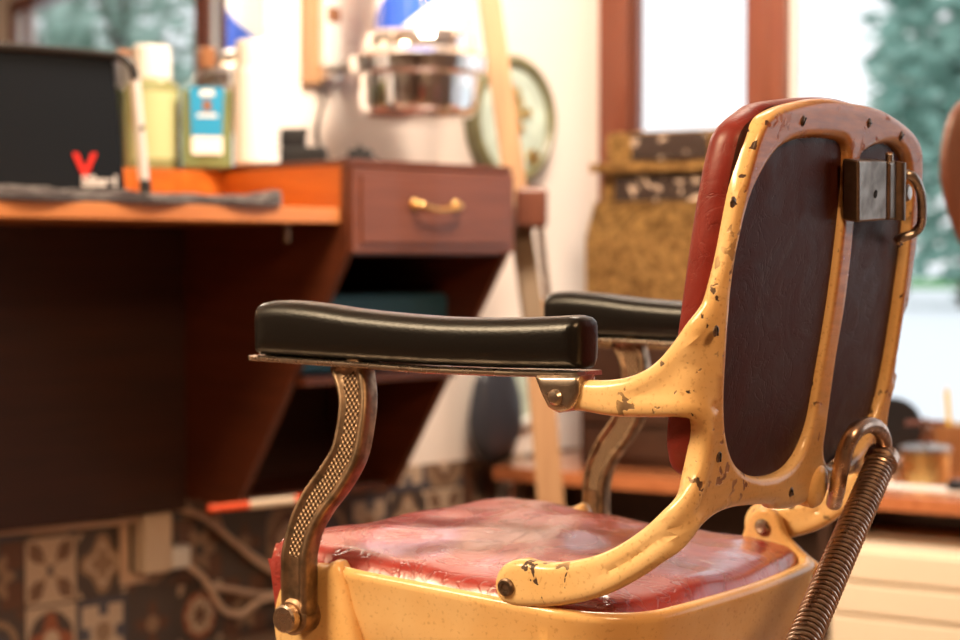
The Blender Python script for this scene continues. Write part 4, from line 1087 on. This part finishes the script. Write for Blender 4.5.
# pivot bolt of the near branch
f_, z_ = sp_(506.5, 587)
def axle(l, f, z, r, name, m_=M['screw']):
    mb = MB(); mb.lathe([(r, -.002), (r, .002), (r*.8, .0035), (r*.5, .0035), (r*.45, .002), (0, .002)], Matrix.Translation(lc(l, f, z)) @ Matrix.Rotation(-PI/2, 4, 'Y'), 24, cap=False); mb.build(name, m_, chair)
axle(-.0005, f_, z_, .0085, 'pivot_bolt')

# seat pan and cushion
SW = .505                                     # width
def rimz(l, f): return H-.333+.060*f-.018*l
def rrect(l0, l1, f0, f1, rad, n=10, rr2=None):
    pts = []
    for (cx, cy, a0, r_) in ((l1-rad, f1-rad, 0, rad), (l0+rad, f1-rad, 90, rad), (l0+rad, f0+rad, 180, rad), (l1-rad, f0+rad, 270, rad)):
        for k in range(n+1):
            a = math.radians(a0+90*k/n); pts.append((cx+r_*math.cos(a), cy+r_*math.sin(a)))
    P = resample(pts, .012); return P
base = rrect(.004, SW, -.025, .345, .075)
# rear edge bows out a little
def bow(P, k=.018):
    out = []
    for l, f in P:
        t = 1-((l-SW/2)/(SW/2))**2
        out.append((l, f-k*t*(1 if f < .16 else 0)))
    return out
N = len(base); bm = bmesh.new(); rings = []
for ins, dz, lipup in ((.012, -.004, 0), (.008, .003, 0), (.003, .004, 0), (-.001, .000, 0), (-.001, -.006, 0), (.001, -.012, 0), (.003, -.04, 0), (.012, -.085, 0), (.035, -.13, 0), (.09, -.16, 0)):
    P = rrect(.004+ins, SW-ins, -.025+ins*1.25, .345-ins, max(.03, .075-ins*.3)); 
    P = resample(P, 1e9) if False else P
    idx = np.linspace(0, len(P), N, endpoint=False).astype(int)
    P = bow(P[idx]); rings.append([bm.verts.new(lc(l, f, rimz(l, f)+dz)) for l, f in P])
for a_, b_ in zip(rings, rings[1:]):
    for k in range(N): bm.faces.new((a_[k], a_[(k+1) % N], b_[(k+1) % N], b_[k]))
bm.faces.new(rings[-1]); bm.faces.new(rings[0][::-1]); recalc(bm)
pan = link('seat_pan', from_bm(bm, True, 60), M['enamel_pan'], chair, label='cream enamel seat pan')
# rounded cheeks that carry the arm supports
ck = [sp_(*p_) for p_ in ((340, 571), (322, 566), (303, 565), (288, 573), (276, 592), (271, 618), (275, 650), (288, 685), (320, 700), (360, 690))]
for l0 in (.012, .505):
    me = casting(catmull(ck, 5), [], lambda f, z, h: lc(l0-h, f, z), rounded(.026, .010), .005, .010, rings=(.001, .003, .006, .009))
    link('pan_cheek', me, M['enamel_pan'], pan)
# lugs at the rear
for l0, s_ in ((.040, -1), (W-.040, -1)):
    f_, z_ = sp_(506.5, 587)
    if l0 > .2: f_, z_ = toc(hit(762, 527, ORI+LDn*(l0-.01), LDn))[1:]
    lug = [(f_-.020, z_+.006), (f_-.013, z_+.017), (f_, z_+.022), (f_+.013, z_+.017), (f_+.021, z_+.004), (f_+.030, z_-.02), (f_+.045, z_-.045), (f_-.07, z_-.05), (f_-.045, z_-.025), (f_-.028, z_-.01)]
    me = casting(catmull(lug, 4), [], lambda f, z, h: lc(l0-h, f, z), rounded(.016, .005), .004, .008, rings=(.001, .003, .005))
    lo = link('pivot_lug', me, M['enamel_pan'], pan)
    mb = MB(); mb.lathe([(.009, 0), (.009, .003), (.006, .006), (0, .007)], Matrix.Translation(lc(l0-.008, f_, z_)) @ Matrix.Rotation(-PI/2, 4, 'Y'), 20, cap=False); mb.build('rivet', M['nickel'], lo)
# cushion
def cushion():
    bm = bmesh.new(); n = 72; lo_, hi_ = (.018, -.012), (SW-.010, .405)
    grid = {}
    def prof(t, e=5): return max(0, 1-abs(t)**e)
    def sq(u, v):                                           # square -> rounded square
        k = max(abs(u), abs(v)); 
        if k == 0: return 0, 0
        L_ = math.hypot(u, v); cu, cv = u/L_*k, v/L_*k
        m_ = .93 if v > 0 else .82; return u*m_+cu*(1-m_)*1.0, v*m_+cv*(1-m_)*1.0
    for i in range(n+1):
        for j in range(n+1):
            u, v = 2*i/n-1, 2*j/n-1
            x, y = sq(u, v); k = max(abs(u), abs(v))
            l = (lo_[0]+hi_[0])/2+x*(hi_[0]-lo_[0])/2; f = (lo_[1]+hi_[1])/2+y*(hi_[1]-lo_[1])/2
            f -= .014*(1-((l-SW/2)/(SW/2))**2)*(1 if f < .1 else 0)*abs(min(0, v))
            edge = math.sqrt(max(0, 1-max(0, (k-.90)/.10)**2))
            z = rimz(l, f)-.006+.018*edge+.017*(1-k**2.0)
            z += .004*max(0, min(1, (f-.25)/.1))*edge
            z += .0012*math.sin(l*40+f*25)*edge+.0010*math.sin(f*70-l*18)*edge
            grid[i, j] = bm.verts.new(lc(l, f, z))
    for i in range(n):
        for j in range(n): bm.faces.new((grid[i, j], grid[i+1, j], grid[i+1, j+1], grid[i, j+1]))
    bd_ = [e for e in bm.edges if len(e.link_faces) == 1]
    for dz, sc_ in ((-.012, 1.0), (-.05, .992), (-.075, .97)):
        ex = bmesh.ops.extrude_edge_only(bm, edges=bd_)
        vs = [g_ for g_ in ex['geom'] if isinstance(g_, bmesh.types.BMVert)]
        zs0 = dz if dz == -.012 else (-.038 if dz == -.05 else -.025)
        for v in vs:
            v.co.z += zs0
            if v.co.y < .155: v.co.x *= sc_-.05; v.co.y = max(v.co.y, -.16)
            else: v.co.x *= sc_; v.co.y -= .004
        bd_ = [g_ for g_ in ex['geom'] if isinstance(g_, bmesh.types.BMEdge)]
    bmesh.ops.edgeloop_fill(bm, edges=bd_)
    recalc(bm)
    link('seat_cushion', from_bm(bm, True, 50), M['seat_leather'], chair, label='red leather seat cushion')
cushion()

# headrest clamp on the rear of the centre stile
def bq(px, py, off):                              # point on a plane parallel to the back, off = behind it
    l, z = bp_(px, py, -off); return lc(l, FB-off+shear(z), z)
a_ = bq(855, 160, .012); b_ = bq(900, 160, .012); c_ = bq(855, 222, .012)
ex = (b_-a_).normalized(); ez = (a_-c_).normalized(); ey = ez.cross(ex).normalized()
wd = (b_-a_).length; ht = (a_-c_).length
mm = Matrix(((ex.x, ey.x, ez.x, c_.x), (ex.y, ey.y, ez.y, c_.y), (ex.z, ey.z, ez.z, c_.z), (0, 0, 0, 1)))
mb = MB(); mb.box((0, -.004, 0), (wd*.62, .014, ht), .003, mat=mm, seg=3); mb.box((wd*.64, -.006, 0), (wd, .014, ht*.98), .0035, mat=mm, seg=3)
mb.lathe([(.0085, 0), (.0085, ht*.98)], mm @ Matrix.Translation((wd*.86, -.004, 0)), 20)
hc_ = mb.build('headrest_clamp', M['dark_steel'], chair, label='brushed steel headrest clamp')
mb = MB(); mb.cyl(mm @ Vector((wd*.36, -.0045, ht*.45)), mm @ Vector((wd*.36, -.0035, ht*.45)), .0042, bev=0); mb.build('clamp_hole', M['hole'], hc_)
mb = MB(); mb.cyl(mm @ Vector((wd*.75, .0, ht*.98)), mm @ Vector((wd*.75, .0, ht*1.12)), .004); mb.build('clamp_pin', M['steel'], hc_)
hp_ = [bq(x, y, o) for x, y, o in ((897, 178, .0), (905, 174, .012), (914, 178, .02), (920, 190, .024), (922, 206, .024), (921, 224, .022), (914, 233, .016), (904, 237, .008), (897, 240, .0))]
mb = MB(); mb.tube([Vector(v) for v in catmull([tuple(v) for v in hp_], 6, False)], .0050, 12); mb.build('clamp_handle', M['steel'], hc_)
mb = MB(); q_ = bq(899, 193, .0); mb.cyl(q_+Vector((0, .01, 0)), q_+Vector((0, -.012, 0)), .009, bev=.002); mb.build('clamp_nut', M['steel'], hc_)

# hooked reclining lever with its spring
tpn = [bq(x, y, o) for x, y, o in ((834, 503, .004), (837, 490, .014), (841, 468, .022), (846, 448, .024), (854, 433, .028), (864, 426, .030), (874, 426, .032), (881, 433, .034), (884, 445, .034), (883, 460, .034))]
rad = [.0085]*10
mb = MB(); P_ = catmull([(*v, r_) for v, r_ in zip(tpn, rad)], 6, False)
mb.tube([Vector(p_[:3]) for p_ in P_], [float(p_[3]) for p_ in P_], 16); lev = mb.build('recline_lever', M['copper_steel'], chair, label='hooked brown steel recline lever')
s0 = tpn[-1]+Vector((0, 0, .003)); e_w = at(790, 672, 1.60); mw = Matrix.LocRotScale(chair.location, chair.rotation_euler, None)
s1 = mw.inverted() @ e_w
dx = (s1-s0).normalized()
mb = MB(); mb.cyl(s0-dx*.002, s0+dx*.014, .0180, bev=.002, seg=28); mb.build('spring_collar', M['copper_steel'], lev)
def spring():
    a_ = s0+dx*.014; Ls = (s1-a_).length; turns = int(Ls/.0070); x_ = dx.orthogonal().normalized(); y_ = dx.cross(x_)
    pts = []
    for i in range(turns*14+1):
        t = i/14*2*PI; pts.append(a_+dx*(Ls*i/(turns*14))+(x_*math.cos(t)+y_*math.sin(t))*.0138)
    mb = MB(); mb.tube(pts, .0023, 8); mb.build('spring', M['copper_steel'], lev)
    mb = MB(); mb.tube([a_-dx*.004, s1], .0070, 12); mb.tube([s1, s1+dx*.05+Vector((0, .03, -.02)), lc(.3, .05, H-.50)], .007, 12); mb.build('spring_rod', M['screw'], lev)
spring()
# pedestal and base below the frame of the photo
mb = MB(); mb.lathe([(0, 0.001), (.30, 0.001), (.31, .015), (.28, .035), (.14, .055), (.10, .08), (.095, .30), (.075, .31), (.075, .40), (.14, .44), (.15, .485), (0, .485)], Matrix.Translation(lc(.26, .16, 0)), 48, cap=False); mb.build('pedestal', M['enamel_pan'], chair)

# ------------------------------------------------------------------ outdoors
mb = MB()
ang = Matrix.Rotation(RB, 4, 'Z')
mb.box((-60, .17, -.25), (80, 160, -.121), 0, mat=Matrix.Translation(K) @ ang); mb.build('ground', M['pavement'], kind='structure')
mb = MB(); mb.box((-60, 54, -.12), (80, 76, -.06), 0, mat=Matrix.Translation(K) @ ang); mb.build('lawn', M['grass'], kind='stuff', label='green lawn strip across the street', cat='grass')
def tree(x, y, hgt, rad, label, leaf, n=2600, ls=.42, low=.1, grp=None):
    e = empty('tree', (x, y, -.12), label=label, cat='tree', group=grp)
    bm = bmesh.new()
    for i in range(n):
        a = random.uniform(0, 2*PI); ph = random.uniform(-1, 1); rr_ = random.random()**.45
        c_ = Vector((math.cos(a)*math.sqrt(1-ph*ph)*rad*rr_, math.sin(a)*math.sqrt(1-ph*ph)*rad*rr_, hgt*(low+(1-low)*.5*(1+ph*rr_))))
        c_ *= 1+.12*math.sin(a*5+ph*7)
        c_.z = max(.1, c_.z)
        q = Vector((random.gauss(0, 1), random.gauss(0, 1), random.gauss(0, 1))).normalized().to_track_quat('Z', 'Y').to_matrix()
        s_ = ls*random.uniform(.5, 1.3)
        vs = [bm.verts.new(c_+q@Vector(v)*s_) for v in ((-.5, 0, 0), (0, -.28, .06), (.5, 0, 0), (0, .28, .06))]
        bm.faces.new(vs)
    link('foliage', from_bm(bm, False), leaf, e)
    mb = MB(); mb.tube([(0, 0, 0), (.05, .02, hgt*.3), (-.05, 0, hgt*.75)], [rad*.07, rad*.055, rad*.02], 10); 
    for k in range(5):
        a = k*1.3; mb.tube([(0, 0, hgt*(.25+.08*k)), (math.cos(a)*rad*.6, math.sin(a)*rad*.6, hgt*(.45+.08*k))], [rad*.03, rad*.008], 6)
    mb.build('trunk', M['bark'], e)
def tp(px, d): v = CAM+(GO+RIGHT*((px-480)/FPX))*d; return v.x, v.y
tree(*tp(965, 38), 9.5, 2.1, 'tall blue-green tree behind the right window, nearest the pane edge', M['leaf'], 2300, .5, .02)
tree(*tp(1150, 44), 11, 3.2, 'broad dark tree outside, right of the tall blue-green tree', M['leaf'], 3600, .5, .02)
tree(*tp(905, 50), 9.0, 1.2, 'thin pale tree outside between the window post and the blue-green tree', M['leaf2'], 500, .5, .12)
def tm_(px, d):
    v = (GO+RIGHT*((px-480)/FPX))*d; return v.x, 2*YA-v.y
tree(*tm_(125, 30), 9, 1.5, 'grey-green tree outside, seen in the mirror on the right', M['leaf2'], 1500, .4, .02)
tree(*tm_(50, 36), 10, 1.5, 'grey-green tree outside, seen in the mirror in the middle', M['leaf2'], 1200, .4, .02)
tree(*tm_(-60, 31), 9, 1.4, 'grey-green tree outside, seen in the mirror on the left', M['leaf2'], 1200, .4, .02)

# ------------------------------------------------------------------ light
w = bpy.data.worlds.new('world'); S.world = w; w.use_nodes = True
nt = w.node_tree; bg = nt.nodes['Background']; L = nt.links
tc = node(nt, 'ShaderNodeTexCoord'); sp = node(nt, 'ShaderNodeSeparateXYZ'); L.new(tc.outputs['Generated'], sp.inputs[0])
r = ramp(nt, sp.outputs['Z'], [(0, (.97, .98, 1)), (.5, (.88, .94, 1.0))]); L.new(r.outputs[0], bg.inputs['Color'])
bg.inputs['Strength'].default_value = 1.4
def area(name, loc, target, size, power, col, sy=None):
    d = bpy.data.lights.new(name, 'AREA'); d.energy = power; d.color = col; d.size = size
    if sy: d.shape = 'RECTANGLE'; d.size_y = sy
    o = bpy.data.objects.new(name, d); COL.objects.link(o); o.location = loc
    o.rotation_euler = (Vector(target)-Vector(loc)).to_track_quat('-Z', 'Y').to_euler(); return o
area('ceiling_lamp_near', (-.6, 2.0, 2.7), (1.2, 1.6, .6), .9, 165, (1, .75, .47))
area('ceiling_lamp_behind', (.5, -1.3, 2.6), (1.3, 1.1, .8), .6, 55, (1, .60, .30))  # added fill without a fitting, warms the rear of the chair
area('ceiling_lamp_wall', (2.7, 2.2, 2.75), (3.4, 3.6, .9), .7, 160, (1, .82, .64))  # added fill without a fitting, stands in for window glow on the wall
S.view_settings.view_transform = 'Standard'; S.view_settings.look = 'None'; S.view_settings.gamma = 1; S.view_settings.exposure = 0
S.cycles.use_denoising = True
S.cycles.max_bounces = 8; S.cycles.transparent_max_bounces = 12
S.cycles.sample_clamp_indirect = 6; S.cycles.caustics_reflective = False; S.cycles.caustics_refractive = False
